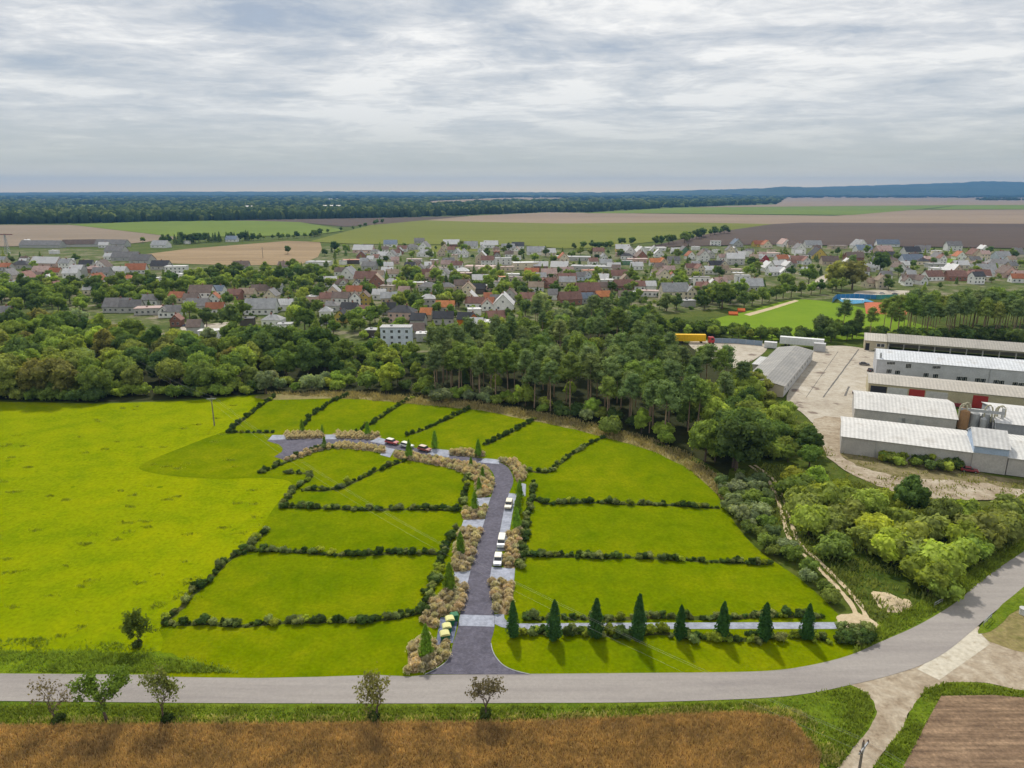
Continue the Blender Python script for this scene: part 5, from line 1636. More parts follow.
# junk and heaps beside the front hall
def heap(name, label, u, v, rx, ry, h, mat_, cat, seed, color=None):
    rg = np.random.default_rng(seed)
    p = G(u, v)
    n, m_ = 26, 9
    vs = [(0, 0, h)]
    for j in range(1, m_ + 1):
        q = j / m_
        for k in range(n):
            a = 2 * math.pi * k / n
            w = 1 + .12 * math.sin(3 * a + seed) + .07 * math.sin(7 * a) + rg.normal(0, .03)
            z = h * (math.cos(q * math.pi) * .5 + .5) * (1 + .25 * math.sin(2 * a + seed * 2)) + rg.normal(0, .04) * (j < m_)
            vs.append((math.cos(a) * rx * q * w, math.sin(a) * ry * q * w, z if j < m_ else -.1))
    fs = [(0, 1 + k, 1 + (k + 1) % n) for k in range(n)]
    for j in range(m_ - 1):
        for k in range(n):
            a, b = 1 + j * n + k, 1 + j * n + (k + 1) % n
            fs.append((a, a + n, b + n, b))
    mb = MB().poly(vs, fs)
    o = obj(name, mb.mesh(name, [mat_]), loc=(p.x, p.y, .14), color=color)
    return tag(o, label, cat)


heap("sand_heap", "pale sand heap left of the road bend", 891, 603, 3.4, 3.6, .9, SAND, "sand heap", 2)
heap("soil_heap", "brown earth heap by the front warehouse wall", 903, 462, 3.2, 1.6, 1.0, DIRT, "earth heap", 3)
heap("rubble_heap", "grey rubble heap at the front warehouse's left part", 912, 455.5, 4.2, 1.2, .9, SLAB, "rubble heap", 5)
heap("brick_heap", "pinkish brick rubble heap beyond the dirt road", 954, 511, 1.8, 1.3, .9, flat_mat("brick_rubble", (.38, .2, .17, 1), .9, .5, 3), "rubble heap", 6)
heap("yellow_soil_heap", "low yellowish soil heap at the thicket's upper edge", 985, 518, 3.0, 1.4, .6, SAND, "soil heap", 7)
random.seed(8)
for i in range(26):
    u = random.uniform(876, 955)
    p = G(u, 456 + (u - 876) * .16 + random.uniform(-2, 6))
    grow("wild_bush", p.x, p.y, random.uniform(.5, 1.05), random.choice(("mid", "light", "dark", "yellow")), "small bush along the front warehouse wall", "bushes along the front warehouse wall")

# ------------------------------------------------------------------ poles, wires, rails
def pole(label, base, h, rz):
    r = thing("utility_pole", label, "utility pole", base, rz)
    obj("mast", MB().tube([(0, 0, 0), (0, 0, h)], [.2, .13], 10).mesh("mast", [M["wood"]]), r)
    ca = obj("crossarm", MB().box(-1.35, 1.35, -.2, -.06, h - .8, h - .55).mesh("crossarm", [M["metal"]]), r)
    mb = MB().tube([(-.9, -.1, h - .7), (0, -.1, h - 1.5)], .03, 5).tube([(.9, -.1, h - .7), (0, -.1, h - 1.5)], .03, 5)
    obj("brace", mb.mesh("brace", [M["metal"]]), r)
    for x, z in ((-1.15, h - .6), (0, h), (1.15, h - .6)):
        obj("insulator", MB().tube([(x, -.12 if x else 0, z), (x, -.12 if x else 0, z + .12), (x, -.12 if x else 0, z + .3)], [.05, .1, .05], 8).mesh("insulator", [M["ceramic"]]), r)
    return r


PA = G(214.5, 426)
hA = hgt(214.5, 426, 397)
d_ = ray(863.5, 743)
PB = None
HB = 9.6
tB = (CAMH - HB) / -d_[2]
PB = Vector((d_[0] * tB, d_[1] * tB, .12))
wd = (PA - PB)
wd.z = 0
wd.normalize()
rzP = math.atan2(wd.y, wd.x) - math.pi / 2
pole("wooden utility pole with crossarm standing in the yellow meadow", (PA.x, PA.y, .14), hA, .12)
pole("dark utility pole with crossarm beside the dirt junction track", (PB.x, PB.y, .12), HB, rzP)
sx = Vector((math.cos(rzP), math.sin(rzP), 0))
PC2 = PA + Vector((-60, 62, 0))
PD2 = PB - wd * 60
for off, dz in ((-1.15, -.3), (0, .3), (1.15, -.3)):
    for (p, hp), (q, hq), sag, where in (((PB, HB), (PA, hA), 6.0, "over the plots between the two utility poles"), ((PA, hA), (PC2, 10.0), 1.8, "from the meadow pole into the wood"), ((PD2, 9.6), (PB, HB), 1.2, "from the junction pole towards the viewer")):
        pts = []
        for k in range(25):
            t_ = k / 24
            c = p.lerp(q, t_) + sx * off
            pts.append((c.x, c.y, hp + (hq - hp) * t_ + dz - 4 * sag * t_ * (1 - t_)))
        w_ = obj("power_cable", MB().tube(pts, .009, 4).mesh("power_cable", [M["cable"]]))
        tag(w_, "thin grey power cable " + where, "cable", "power cables " + where)


def guard(label, a, b):
    A, B = G(*a), G(*b)
    r = thing("guard_rail", label, "guard rail", (A.x, A.y, .2))
    d = B - A
    pts = [(0, 0, .95), tuple(d + Vector((0, 0, .95)))]
    obj("rail", MB().tube(pts, .07, 8).mesh("rail", [M["rim"]]), r)
    obj("lower_rail", MB().tube([(0, 0, .5), tuple(d + Vector((0, 0, .5)))], .05, 8).mesh("lower_rail", [M["rim"]]), r)
    for k in range(3):
        q = d * (k / 2)
        obj("post", MB().tube([(q.x, q.y, 0), (q.x, q.y, .98)], .06, 8).mesh("post", [M["rim"]]), r)


guard("short metal railing on the road's inner side by the sand heap", (934, 608.5), (942, 604))
guard("short metal railing on the outer side of the road bend", (983, 627), (991, 619))
mk = thing("concrete_ring", "pale concrete well ring on the bank at the right edge", "well", G(1023, 615) + Vector((0, 0, .2)))
mk.scale = (.75, .75, .7)
obj("ring", MB().tube([(0, 0, 0), (0, 0, 1.5)], .85, 20).mesh("ring", [M["plain"]]), mk, color=(.6, .6, .58))
obj("cover", MB().tube([(0, 0, 1.5), (0, 0, 1.62)], .95, 20).mesh("cover", [M["plain"]]), mk, color=(.5, .5, .48))

# ------------------------------------------------------------------ cars and bins
def car_parts(kind):
    W2 = .88
    if kind == "suv":
        low = [(-2.2, .38), (2.2, .38), (2.28, .62), (2.2, .92), (1.15, 1.02), (-2.15, 1.05), (-2.27, .7)]
        gl = [(-2.05, 1.05), (1.1, 1.02), (.45, 1.56), (-1.75, 1.6)]
        rf = [(-1.78, 1.58), (.5, 1.54), (.42, 1.66), (-1.68, 1.7)]
    elif kind == "van":
        low = [(-2.4, .38), (2.4, .38), (2.45, .8), (2.2, 1.1), (1.7, 1.22), (-2.4, 1.22)]
        gl = [(-2.36, 1.22), (1.7, 1.22), (1.0, 1.8), (-2.2, 1.8)]
        rf = [(-2.32, 1.76), (1.08, 1.76), (.95, 1.9), (-2.2, 1.92)]
    else:
        low = [(-2.2, .34), (2.2, .34), (2.25, .55), (2.1, .78), (1.0, .92), (-1.6, .95), (-2.2, .88)]
        gl = [(-1.6, .95), (1.0, .92), (.3, 1.36), (-1.1, 1.38)]
        rf = [(-1.14, 1.35), (.36, 1.33), (.28, 1.44), (-1.04, 1.46)]
    body = MB().prism(low, -W2, W2)
    me = body.mesh("body", [M["paint"]])
    bm = bmesh.new()
    bm.from_mesh(me)
    bmesh.ops.bevel(bm, geom=bm.edges[:], offset=.06, segments=2, affect="EDGES", profile=.6)
    bm.to_mesh(me)
    bm.free()
    g = MB().prism(gl, -W2 * .86, W2 * .86).mesh("windows", [M["glass"]])
    r = MB().prism(rf, -W2 * .84, W2 * .84).mesh("roof", [M["paint"]])
    wh = MB().tube([(0, -.1, 0), (0, .1, 0)], .33, 14).mesh("wheel", [M["tyre"]])
    rim = MB().tube([(0, -.115, 0), (0, .115, 0)], .2, 10).mesh("rim", [M["rim"]])
    hl = MB().box(-.04, .06, -.2, .2, -.09, .09).mesh("headlight", [M["lamp"]])
    tl = MB().box(-.06, .04, -.16, .16, -.12, .12).mesh("tail_light", [M["tail"]])
    return low, me, g, r, wh, rim, hl, tl, W2


CARS = {k: car_parts(k) for k in ("suv", "van", "saloon")}


def car(kind, label, u, v, rz, col, group=None, roofcol=None, z=.26, name="parked_car"):
    low, me, g, r, wh, rim, hl, tl, W2 = CARS[kind]
    p = G(u, v)
    o = thing(name, label, "car", (p.x, p.y, z), rz, group)
    o.scale = (.9, .9, .86)
    b = obj("body", me, o, color=col)
    obj("windows", g, o)
    obj("roof", r, o, color=roofcol or col)
    for x in (-1.38, 1.42):
        for y in (-W2 + .06, W2 - .06):
            w = obj("wheel", wh, o, loc=(x, y, .33))
            obj("rim", rim, w)
    fx, bx_ = max(q[0] for q in low), min(q[0] for q in low)
    for y in (-.6, .6):
        obj("headlight", hl, o, loc=(fx - .03, y, .72))
        obj("tail_light", tl, o, loc=(bx_ + .03, y, .8))
    return o


def along(a, b):
    d = G(*b) - G(*a)
    return math.atan2(d.y, d.x)


car("suv", "cream estate car parked highest on the right of the estate road", 508.8, 507.5, along((511, 495), (506, 512)), (.62, .55, .42), roofcol=(.75, .68, .52))
car("van", "white people carrier, middle of the three cars on the road's right", 501.6, 545.5, along((504.5, 530), (500.5, 550)), (.5, .52, .55), roofcol=(.72, .68, .58))
car("suv", "silver car with dark windscreen, lowest of the three on the road's right", 498, 563.5, along((500, 552), (497.5, 568)), (.4, .41, .44), roofcol=(.7, .66, .56))
car("suv", "red car with pale roof, left of the three on the upper road", 392, 444.5, along((385, 443), (400, 446)), (.45, .09, .09), roofcol=(.75, .68, .6))
car("suv", "white car between the red car and dark red car on the upper road", 407, 448, along((400, 446), (415, 449.5)), (.62, .64, .62), roofcol=(.72, .72, .6))
car("suv", "dark red car, right of the three on the upper road", 424.6, 451.5, along((417, 449.8), (432, 453.5)), (.32, .09, .07), roofcol=(.6, .46, .36))
car("saloon", "dark grey car standing in the open factory yard", 864, 365.5, -.4, (.09, .09, .1))
car("saloon", "small dark car by the workshop hall's corner", 870, 371.5, .9, (.06, .05, .05))
car("saloon", "red car parked by the front warehouse wall", 969, 472.5, HD, (.25, .04, .05))
car("saloon", "dark car at the shed's end below the red door", 858, 395, HD, (.05, .05, .055))
car("saloon", "blue car in the western village lane", 187, 326.5, .2, (.06, .1, .22), z=.1)
for i, (u, v, c, lab) in enumerate([(234, 334, (.5, .5, .52), "silver car nearest the dark tree on the garden lawn"), (244, 336, (.62, .62, .62), "white car left of the white one under the garden trees"), (247, 339.5, (.68, .68, .68), "white car half under the trees beside the garden lawn"), (318, 327, (.66, .66, .67), "white van by the grey hipped cottage's yard"), (327, 325, (.35, .36, .38), "grey car right of the white van in the cottage yard"),
                                    (321, 298, (.07, .08, .1), "dark car at the left of the village yard"), (328, 299.5, (.08, .09, .16), "dark blue car in the middle of the village yard"), (335, 296.5, (.05, .12, .35), "bright blue car at the back of the village yard"), (343, 299, (.3, .3, .3), "grey car at the right of the village yard"),
                                    (371, 334, (.05, .05, .05), "black car in the yard left of the white block"), (376, 338, (.6, .6, .6), "white car in the yard left of the white block"), (882, 294, (.6, .6, .6), "white car in the village car park"), (895, 294.5, (.2, .2, .22), "dark grey car in the village car park")]):
    car("van" if "van" in lab else "saloon", lab, u, v, random.uniform(-.4, .4), c, z=.1)

for i, (u, v, sz) in enumerate([(445, 641.5, 1.0), (447, 633.5, .95), (450, 626, .95), (454.5, 621.5, .9)]):
    p = G(u, v)
    lab = ["green waste bin with pale yellow lid nearest the main road", "second green waste bin from the main road", "third green waste bin from the main road", "dark green waste bin at the pad's far corner"][i]
    b = thing("waste_bin", lab, "waste bin", (p.x, p.y, .24), .25, "waste bins on the pad")
    s = sz
    prof = [(-.62 * s, .12), (.62 * s, .12), (.78 * s, 1.2 * s), (-.78 * s, 1.2 * s)]
    obj("body", MB().prism(prof, -.62 * s, .62 * s).mesh("body", [M["plain"]]), b, color=(.02, .13, .06))
    if i < 3:
        lid = [(-.8 * s, 1.2 * s), (.8 * s, 1.2 * s), (.66 * s, 1.42 * s), (.3 * s, 1.54 * s), (-.3 * s, 1.54 * s), (-.66 * s, 1.42 * s)]
        obj("lid", MB().prism(lid, -.68 * s, .68 * s).mesh("lid", [M["plain"]]), b, color=(.62, .6, .26))
    else:
        obj("lid", MB().prism([(-.8 * s, 1.2 * s), (.8 * s, 1.2 * s), (.6 * s, 1.4 * s), (-.6 * s, 1.4 * s)], -.68 * s, .68 * s).mesh("lid", [M["plain"]]), b, color=(.03, .15, .07))
    for x in (-.5, .5):
        for y in (-.5, .5):
            obj("wheel", MB().tube([(x * s, y * s - .04, .1), (x * s, y * s + .04, .1)], .1, 10).mesh("wheel", [M["tyre"]]), b)

# ------------------------------------------------------------------ village houses
ROOFC = {"T": ((.40, .15, .075), "terracotta"), "O": ((.55, .21, .08), "orange"), "R": ((.25, .135, .105), "red-brown"), "B": ((.2, .15, .125), "brown"), "G": ((.22, .21, .205), "grey"), "D": ((.065, .065, .07), "slate"),
         "L": ((.62, .61, .6), "white"), "P": ((.44, .31, .27), "pink"), "N": ((.34, .26, .19), "tan"), "U": ((.2, .24, .3), "blue-grey"), "S": ((.36, .36, .36), "light grey")}
WALLS = {"w": ((.76, .75, .72), "white"), "c": ((.66, .58, .44), "cream"), "g": ((.46, .45, .42), "grey"), "y": ((.56, .42, .1), "yellow"), "p": ((.6, .43, .36), "pink"), "b": ((.28, .14, .1), "brick"), "o": ((.5, .16, .03), "orange"), "r": ((.36, .05, .05), "red"), "n": ((.14, .26, .16), "green"), "u": ((.60, .65, .72), "pale blue"), "t": ((.52, .43, .32), "beige"), "d": ((.12, .1, .09), "dark")}
HOUSES = """5 271 12 T g g 1|6 280 12 G g e 1|19 269 17 D g h 1|44 267 29 L p g 1|67 266 11 L w g 1|74 273 9 R b g 1|40 276 17 P p g 1|35 281 14 B b g 1|70 281 14 L w g 2|76 277 14 L g g 2|85 268 12 D g g 1|100 277 16 G g g 1|119 275 13 L w g 1|47 284 9 L w e 1|40 248 44 G g g 1|82 247 38 B g g 1|110 247 34 G g g 1|25 246 7 L w e 1|53 254 8 L w f 1|103 248 9 L w g 1|122 247 8 L g g 1|114 254 20 G g g 1|124 261 26 G g g 1|108 260 8 L w g 1|2 319 14 G b g 1|116 313 26 G g g 1|159 248 17 S w g 1|186 244 6 L w f 1|231 242 11 U w g 1|134 274 19 T w g 1|140 264 22 G g g 1|159 270 17 D g g 1|175 274 20 L w f 2|180 279 16 L w f 1|161 283 13 L w f 1|240 270 15 B g g 1|148 306 17 G w g 1|176 303 15 T c g 1|150 315 32 P g f 1|129 313 20 G g g 1|172 318 18 G w g 1|163 318 9 G w e 1|190 305 14 B w g 1|200 302 22 B w g 2|213 304 10 T w e 1|218 296 11 U w g 1|196 312 22 G g g 1|214 315 17 T w g 1|234 300 14 R b g 1|246 299 16 N c g 1|249 314 12 S w e 1|175 327 10 R b e 1|208 339 20 L w f 1|193 334 13 B g g 1|318 266 24 S w f 1|285 270 14 B g g 1|260 296 18 B c g 1|275 294 14 S w g 1|327 287 17 L w g 1|341 289 12 B w g 1|343 289 9 B w e 1|356 289 8 D w e 1|365 283 21 R t g 1|341 308 17 B w g 2|354 308 11 B w e 2|364 307 10 B y e 2|327 304 15 R t g 1|329 312 18 G g h 1|325 318 12 S w h 1|259 315 30 S w g 1|285 311 14 L w g 1|272 327 20 S w h 1|284 332 14 S w f 1|341 323 12 D y e 1|349 315 16 D g g 1|246 326 13 D d f 1|365 319 10 R w g 1|352 264 19 T d f 1|363 253 20 L p g 1|369 270 14 G g g 1|375 255 10 G w h 1|390 247 13 U w g 1|384 259 12 L w g 1|391 259 10 G w e 1|412 250 12 G g h 1|419 244 10 G g g 1|451 247 16 L b g 1|470 249 15 S w g 1|485 248 9 L w g 1|425 257 16 S w h 1|457 257 9 S w e 1|464 257 9 S w e 1|414 263 15 P w f 1|420 274 10 G g e 1|429 274 10 G g e 1|446 268 10 P c g 1|480 271 30 P c f 1|468 278 17 P d f 1|392 278 12 N w g 1|391 287 14 S w h 1|416 288 20 L t f 1|428 292 18 G g h 1|446 292 16 G t h 1|462 290 16 B t g 1|478 294 14 D d g 1|379 300 13 L w g 1|404 297 11 P t g 1|428 309 16 L g h 2|445 313 18 O g g 1|426 321 11 O t g 1|402 324 26 D p h 2|389 315 13 D g g 1|453 306 10 S g h 1|475 309 18 R w g 1|487 311 11 R w e 1|488 304 8 T t g 1|465 326 14 D o g 1|473 326 11 D o e 1|443 325 20 D g g 1|418 327 14 D g g 1|396 347 30 S u f 3|417 338 14 B g g 1|421 342 10 L g f 1|372 338 12 S d f 1|476 332 13 L b g 1|486 329 11 L w f 1|364 318 10 R t g 1|491 248 14 L w g 1|508 251 13 S w g 1|518 249 12 D w g 1|536 255 18 S w g 1|549 256 13 L c g 1|503 265 16 S w f 2|525 270 25 L c f 2|541 270 14 L b g 1|560 271 17 L c g 1|577 261 28 S g f 1|592 271 40 S g f 1|532 277 14 T b g 1|549 278 15 P p g 1|544 288 9 R b e 1|551 288 11 R b g 1|567 284 18 R t g 1|580 281 12 G u g 1|588 281 8 G u e 1|592 275 19 T c f 1|604 283 10 L w g 1|486 273 16 P w f 1|500 282 11 O w f 1|514 279 14 L w f 1|485 291 12 L p f 1|500 307 19 G g g 1|489 309 10 T t g 1|527 304 14 R g g 1|535 308 9 R p e 1|553 300 9 G w g 1|570 305 22 R b g 1|587 304 12 U g g 1|596 305 9 D g e 1|588 296 24 R b g 1|603 302 14 O b g 1|606 292 12 B t g 1|494 320 8 L w f 1|488 332 15 L d f 1|623 252 14 L y g 1|641 255 10 L w e 1|656 251 21 L w f 1|685 255 10 G n e 1|676 254 9 L w g 1|696 250 8 L w f 1|716 246 10 S w f 2|638 263 20 P p f 1|627 265 11 S n f 1|606 267 12 S w g 1|656 266 12 O w g 1|663 266 8 O t e 1|674 264 12 G g g 1|692 275 12 R c g 2|700 276 8 R c e 2|716 269 13 D c g 1|724 269 8 D c e 1|669 274 12 P w g 1|614 271 13 L w g 1|637 270 12 L w g 1|619 280 17 R w g 1|664 287 12 B c e 3|607 285 14 L w f 1|694 284 10 S g f 1|624 291 19 R b g 1|640 291 11 R w g 1|651 291 10 L w g 1|651 297 22 P w f 1|629 298 16 S w f 1|675 301 26 S c g 2|691 301 10 S c e 2|689 307 12 S g f 1|703 292 12 R t g 1|708 293 10 R t e 1|714 289 9 L t e 1|721 287 12 P b g 1|724 274 10 N c g 1|738 247 10 U g e 1|759 247 11 T y g 1|768 248 9 T c e 1|786 247 10 P w e 1|814 248 16 S w g 1|771 257 24 P w f 1|736 265 17 L g g 2|758 263 10 S r g 1|764 263 9 S r e 1|780 269 14 L g g 1|789 270 9 L g e 1|776 276 15 L w g 1|786 277 9 L w e 1|799 264 14 R w g 1|808 265 8 R w e 1|820 259 14 D y e 1|831 265 16 B t g 1|849 260 8 N b g 1|734 274 16 P c f 1|743 284 14 S w f 2|752 291 23 S g g 1|722 287 8 R p e 1|795 248 12 B t g 1|839 249 17 B t f 1|862 249 12 S w e 1|865 253 16 U w g 1|889 247 21 U w g 1|885 254 16 P p g 1|856 261 16 B b g 1|913 255 16 D w g 1|924 253 14 G w g 1|887 261 18 D g g 1|914 264 20 U u g 1|955 251 14 G w g 2|874 288 16 N c g 1|883 289 10 N c e 2|910 284 14 B w g 1|923 285 9 B w e 1|909 286 8 B w e 1|935 281 18 R w g 1|958 281 18 R b g 1|982 280 18 R w g 1|974 280 9 R w e 1|938 268 18 S g f 1|948 273 26 L w f 1|962 269 14 L c g 1|988 274 18 S w g 1|1002 268 26 G w h 1|1004 260 16 S u g 1|1011 278 14 B p e 1|1020 283 14 T w g 1|975 264 12 G c g 1|985 252 7 L w e 1|1018 254 9 G g g 1"""

OWN = {("396", "347"): "white pale blue three storey block with flat roof above the scrub slope", ("402", "324"): "large slate roofed pink mansion behind the white block", ("364", "307"): "narrow yellow gabled house beside the big white one",
       ("664", "287"): "tall narrow beige gable house in the eastern village", ("473", "326"): "orange gable front with dark roof above the pine wood", ("874", "288"): "cream house with tan roof beside the huge oak", ("592", "271"): "longest grey flat roofed terrace in the village middle",
       ("675", "301"): "long cream house with pale grey roof right of the white sheds", ("259", "315"): "long white bungalow with light grey roof before the big light green trees", ("272", "327"): "grey hipped cottage beside the garden lawn",
       ("352", "264"): "low dark shed with terracotta roof beside the dark tree pair", ("736", "265"): "grey two storey house with white roof in the east", ("889", "247"): "white house with long blue roof against the dark field", ("416", "288"): "long beige building with white flat roof among cottages",
       ("159", "248"): "white farmhouse alone on the far side of the stubble field", ("318", "266"): "white flat industrial building beside the stubble field", ("44", "267"): "longest white roof over pink walls in the west", ("764", "263"): "red walled house end below the yellow house"}
LAND = [(396, 345, "the white block"), (402, 322, "the slate mansion"), (364, 305, "the yellow gable"), (664, 285, "the tall beige gable"), (473, 324, "the orange gable"), (874, 286, "the tan-roofed oak house"), (592, 269, "the long grey terrace"), (675, 299, "the long cream house"),
        (259, 313, "the long white bungalow"), (352, 262, "the terracotta shed"), (736, 263, "the grey white-roofed house"), (889, 245, "the long blue roof"), (416, 286, "the beige flat building"), (159, 246, "the stubble-field farmhouse"), (318, 264, "the industrial building"), (44, 265, "the longest white roof"),
        (525, 268, "the cream flat block"), (938, 265, "the village green"), (988, 272, "the eastern white row"), (134, 272, "the western terracotta roof"), (208, 337, "the flat shed by the lane"), (20, 267, "the western slate hip"), (500, 300, "the broad central tree"), (705, 290, "the pink-roofed pair"), (809, 290, "the avenue row"), (545, 286, "the brick gable"), (110, 250, "the long western barns")]
used = set()


def place_label(desc, u, v):
    ds = sorted(LAND, key=lambda q: (q[0] - u) ** 2 + (3.5 * (q[1] - v)) ** 2)
    cands = []
    for q in ds[:7]:
        du, dv = u - q[0], v - q[1]
        if abs(du) > 2.6 * abs(dv):
            rel = "right of" if du > 0 else "left of"
            if abs(du) > 45:
                rel = "well " + rel
        else:
            rel = "behind" if dv < 0 else "in front of"
            if abs(du) > 16:
                rel += " and " + ("right of" if du > 0 else "left of")
        cands.append(f"{desc} {rel} {q[2]}")
    for a in range(4):
        for b in range(a + 1, 5):
            cands.append(f"{desc} between {ds[a][2]} and {ds[b][2]}")
    for c in cands:
        if c not in used and len(c.split()) <= 16:
            used.add(c)
            return c
    return cands[0]


random.seed(12)
HSPOTS = []
FILL = [(0, 296), (0, 262), (130, 268), (230, 300), (330, 280), (345, 252), (480, 250), (560, 256), (700, 252), (860, 254), (1024, 256), (1024, 282), (930, 288), (880, 284), (840, 268), (790, 282), (690, 304), (600, 306), (545, 306), (490, 330), (445, 330), (400, 326), (340, 318), (260, 300)]
HP = [tuple(map(float, r_.split()[:3])) for r_ in HOUSES.split("|")]
HPW = np.array([(G(a, b).x, G(a, b).y + 5, c * mpp(a, b) / 2) for a, b, c in HP])
extra = []
for x, y in scatter(FILL, 15.5, 700, 44):
    if np.min(np.hypot(HPW[:, 0] - x, HPW[:, 1] - y) - HPW[:, 2]) < 6.5:
        continue
    u_, v_ = PX((x, y))
    if 690 < u_ < 790 and v_ > 286 or 255 < u_ < 330 and v_ < 300 and v_ > 276 or 130 < u_ < 255 and v_ < 298:
        continue
    w_ = random.uniform(6.0, 12.5) / mpp(u_, v_)
    extra.append(f"{u_:.1f} {v_:.1f} {w_:.1f} {random.choices('RBGLTPSDN', (4, 4, 3, 5, 1.4, 2, 4, 1, 2))[0]} {random.choices('wgctpb', (8, 1, 4, 2, 1, 1))[0]} {random.choices('gehf', (5, 3, 1, 1.5))[0]} {random.choices((1, 2), (5, 1))[0]}")
    if len(extra) >= 165:
        break
HOUSES += "|" + "|".join(extra)
for rec in HOUSES.split("|"):
    us, vs_, ws, rc, wc, ty, st = rec.split()
    u, v, w, st = float(us), float(vs_), float(ws), int(st)
    p = G(u, v)
    mp = mpp(u, v)
    L = w * mp
    wallh = {1: 3.6, 2: 6.2, 3: 8.8}[st]
    far = p.y
    rz = random.uniform(-.22, .22)
    if ty == "e":
        Wd = max(L, 5.5)
        dep = Wd * 1.15
        x_, y_ = dep, Wd       # ridge runs away from the viewer
        rz += math.pi / 2
    else:
        x_, y_ = L, min(max(L * .65, 7), 12)
    if ty == "f":
        y_ = min(max(L * .5, 6), 14)
    rcol, rn = ROOFC[rc]
    wcol, wn = WALLS[wc]
    depth = x_ if ty == "e" else y_
    c = Vector((p.x, p.y + depth / 2, .1))
    HSPOTS.append((c.x, c.y, max(x_, y_) / 2))
    kindn = {"g": "house", "e": "gable-fronted house", "h": "hipped house", "f": "flat-roofed house"}[ty]
    if wc == "d" or (w < 9 and ty == "f"):
        kindn = "shed"
    if w * mp < 7.6 and ty in "gf":
        kindn = "shed"
    if w > 32 and ty == "g":
        kindn = "barn"
    desc = f"{rn}-roofed {wn} {kindn}"
    lab = OWN.get((us, vs_)) or place_label(desc, u, v)
    nm = {"barn": "barn", "shed": "shed"}.get(kindn, "flat_block" if ty == "f" and L > 14 else "house")
    r = thing(nm, lab, nm.replace("_", " "), c, rz)
    rh = {"g": y_ * .45, "e": y_ * .5, "h": y_ * .36, "f": 0}[ty]
    hx, hy = x_ / 2, y_ / 2
    ov = .4
    jc = lambda q: tuple(min(.8, k * random.uniform(.9, 1.1)) for k in q)
    if ty == "f":
        obj("wall", MB().box(-hx, hx, -hy, hy, 0, wallh + .1).mesh("wall", [M["wall"]]), r, color=wcol)
        rb = MB().box(-hx - .25, hx + .25, -hy - .25, hy + .25, wallh + .12, wallh + .4).box(-hx * .4, -hx * .4 + 1.0, -.5, .5, wallh + .4, wallh + 1.1)
        ro = obj("roof", rb.mesh("roof", [M["sheet"]]), r, color=rcol)
    elif ty == "h":
        obj("wall", MB().box(-hx, hx, -hy, hy, 0, wallh).mesh("wall", [M["wall"]]), r, color=wcol)
        rl = max(hx - hy, .4)
        pts = [(-hx - ov, -hy - ov, wallh), (hx + ov, -hy - ov, wallh), (hx + ov, hy + ov, wallh), (-hx - ov, hy + ov, wallh), (-rl, 0, wallh + rh), (rl, 0, wallh + rh)]
        ro = obj("roof", MB().poly(pts, [(0, 1, 5, 4), (1, 2, 5), (2, 3, 4, 5), (3, 0, 4), (3, 2, 1, 0)]).mesh("roof", [M["roof"]]), r, color=rcol)
    else:
        mb = MB().prism([(-hy, 0), (hy, 0), (hy, wallh), (0, wallh + rh), (-hy, wallh)], -hx, hx)
        mb.v = [(y, x, z) for x, y, z in mb.v]
        obj("wall", mb.mesh("wall", [M["wall"]]), r, color=wcol)
        s_ = rh / hy
        prof = [(-hy - ov, wallh - ov * s_ + .03), (0, wallh + rh + .03), (hy + ov, wallh - ov * s_ + .03), (hy + ov, wallh - ov * s_ + .22), (0, wallh + rh + .22), (-hy - ov, wallh - ov * s_ + .22)]
        rb = MB().prism(prof, -hx - ov, hx + ov)
        rb.v = [(y, x, z) for x, y, z in rb.v]
        ro = obj("roof", rb.mesh("roof", [M["sheet" if rc == "L" else "roof"]]), r, color=rcol)
    if ty != "f" and kindn not in ("shed", "barn"):
        cx = random.uniform(-.5, .5) * hx
        obj("chimney", MB().box(cx - .35, cx + .35, -.2, .5, wallh + rh * .5, wallh + rh + 1.0).mesh("chimney", [M["chimney"]]), ro)
    # windows on the sides that face the fields
    if kindn not in ("shed", "barn"):
        for fl in range(st):
            z = 1.75 + fl * 2.75
            if ty == "e":
                for k in (-1, 1):
                    add_win(r, -hx, z, 1.15, 1.35, k * hy * .45, -math.pi / 2).location = (-hx, k * hy * .45, z)
            else:
                n = max(2, min(8, int(L / 3)))
                if far > 640:
                    n = min(n, 3)
                for k in range(n):
                    add_win(r, -hx + (k + .5) * x_ / n, z, 1.25, 1.35, -hy)
                if far < 640 and ty != "f":
                    add_win(r, 0, z, 1.1, 1.3).location = (-hx, 0, z)
                    r.children[-1].rotation_euler = (0, 0, -math.pi / 2)
        if ty == "e":
            add_win(r, 0, 0, 1.0, 1.1).location = (-hx, 0, wallh + rh * .3)
            r.children[-1].rotation_euler = (0, 0, -math.pi / 2)
# churn of garden trees and bushes among the houses
HS = np.array(HSPOTS)
VPX = [(0, 300), (0, 256), (120, 268), (200, 285), (300, 268), (340, 248), (480, 248), (560, 252), (700, 250), (860, 252), (1024, 255), (1040, 285), (930, 292), (860, 292), (810, 284), (760, 296), (690, 310), (600, 316), (545, 312), (490, 336), (445, 336), (400, 344), (350, 336), (320, 334), (250, 318), (210, 326), (130, 305)]
random.seed(31)
ngt = 0
WEST, MID, EAST, FARE = "in the western gardens", "in the gardens of the middle village", "in the gardens of the eastern village", "in the gardens at the far right"
NEARV = [(60, 312), (130, 296), (230, 288), (320, 278), (400, 276), (560, 280), (700, 280), (720, 300), (690, 310), (600, 316), (545, 312), (490, 336), (445, 338), (400, 346), (350, 338), (320, 334), (250, 320), (210, 326), (130, 307)]
counts = {"garden_tree": 0, "fruit_tree": 0, "garden_bush": 0, "garden_conifer": 0}
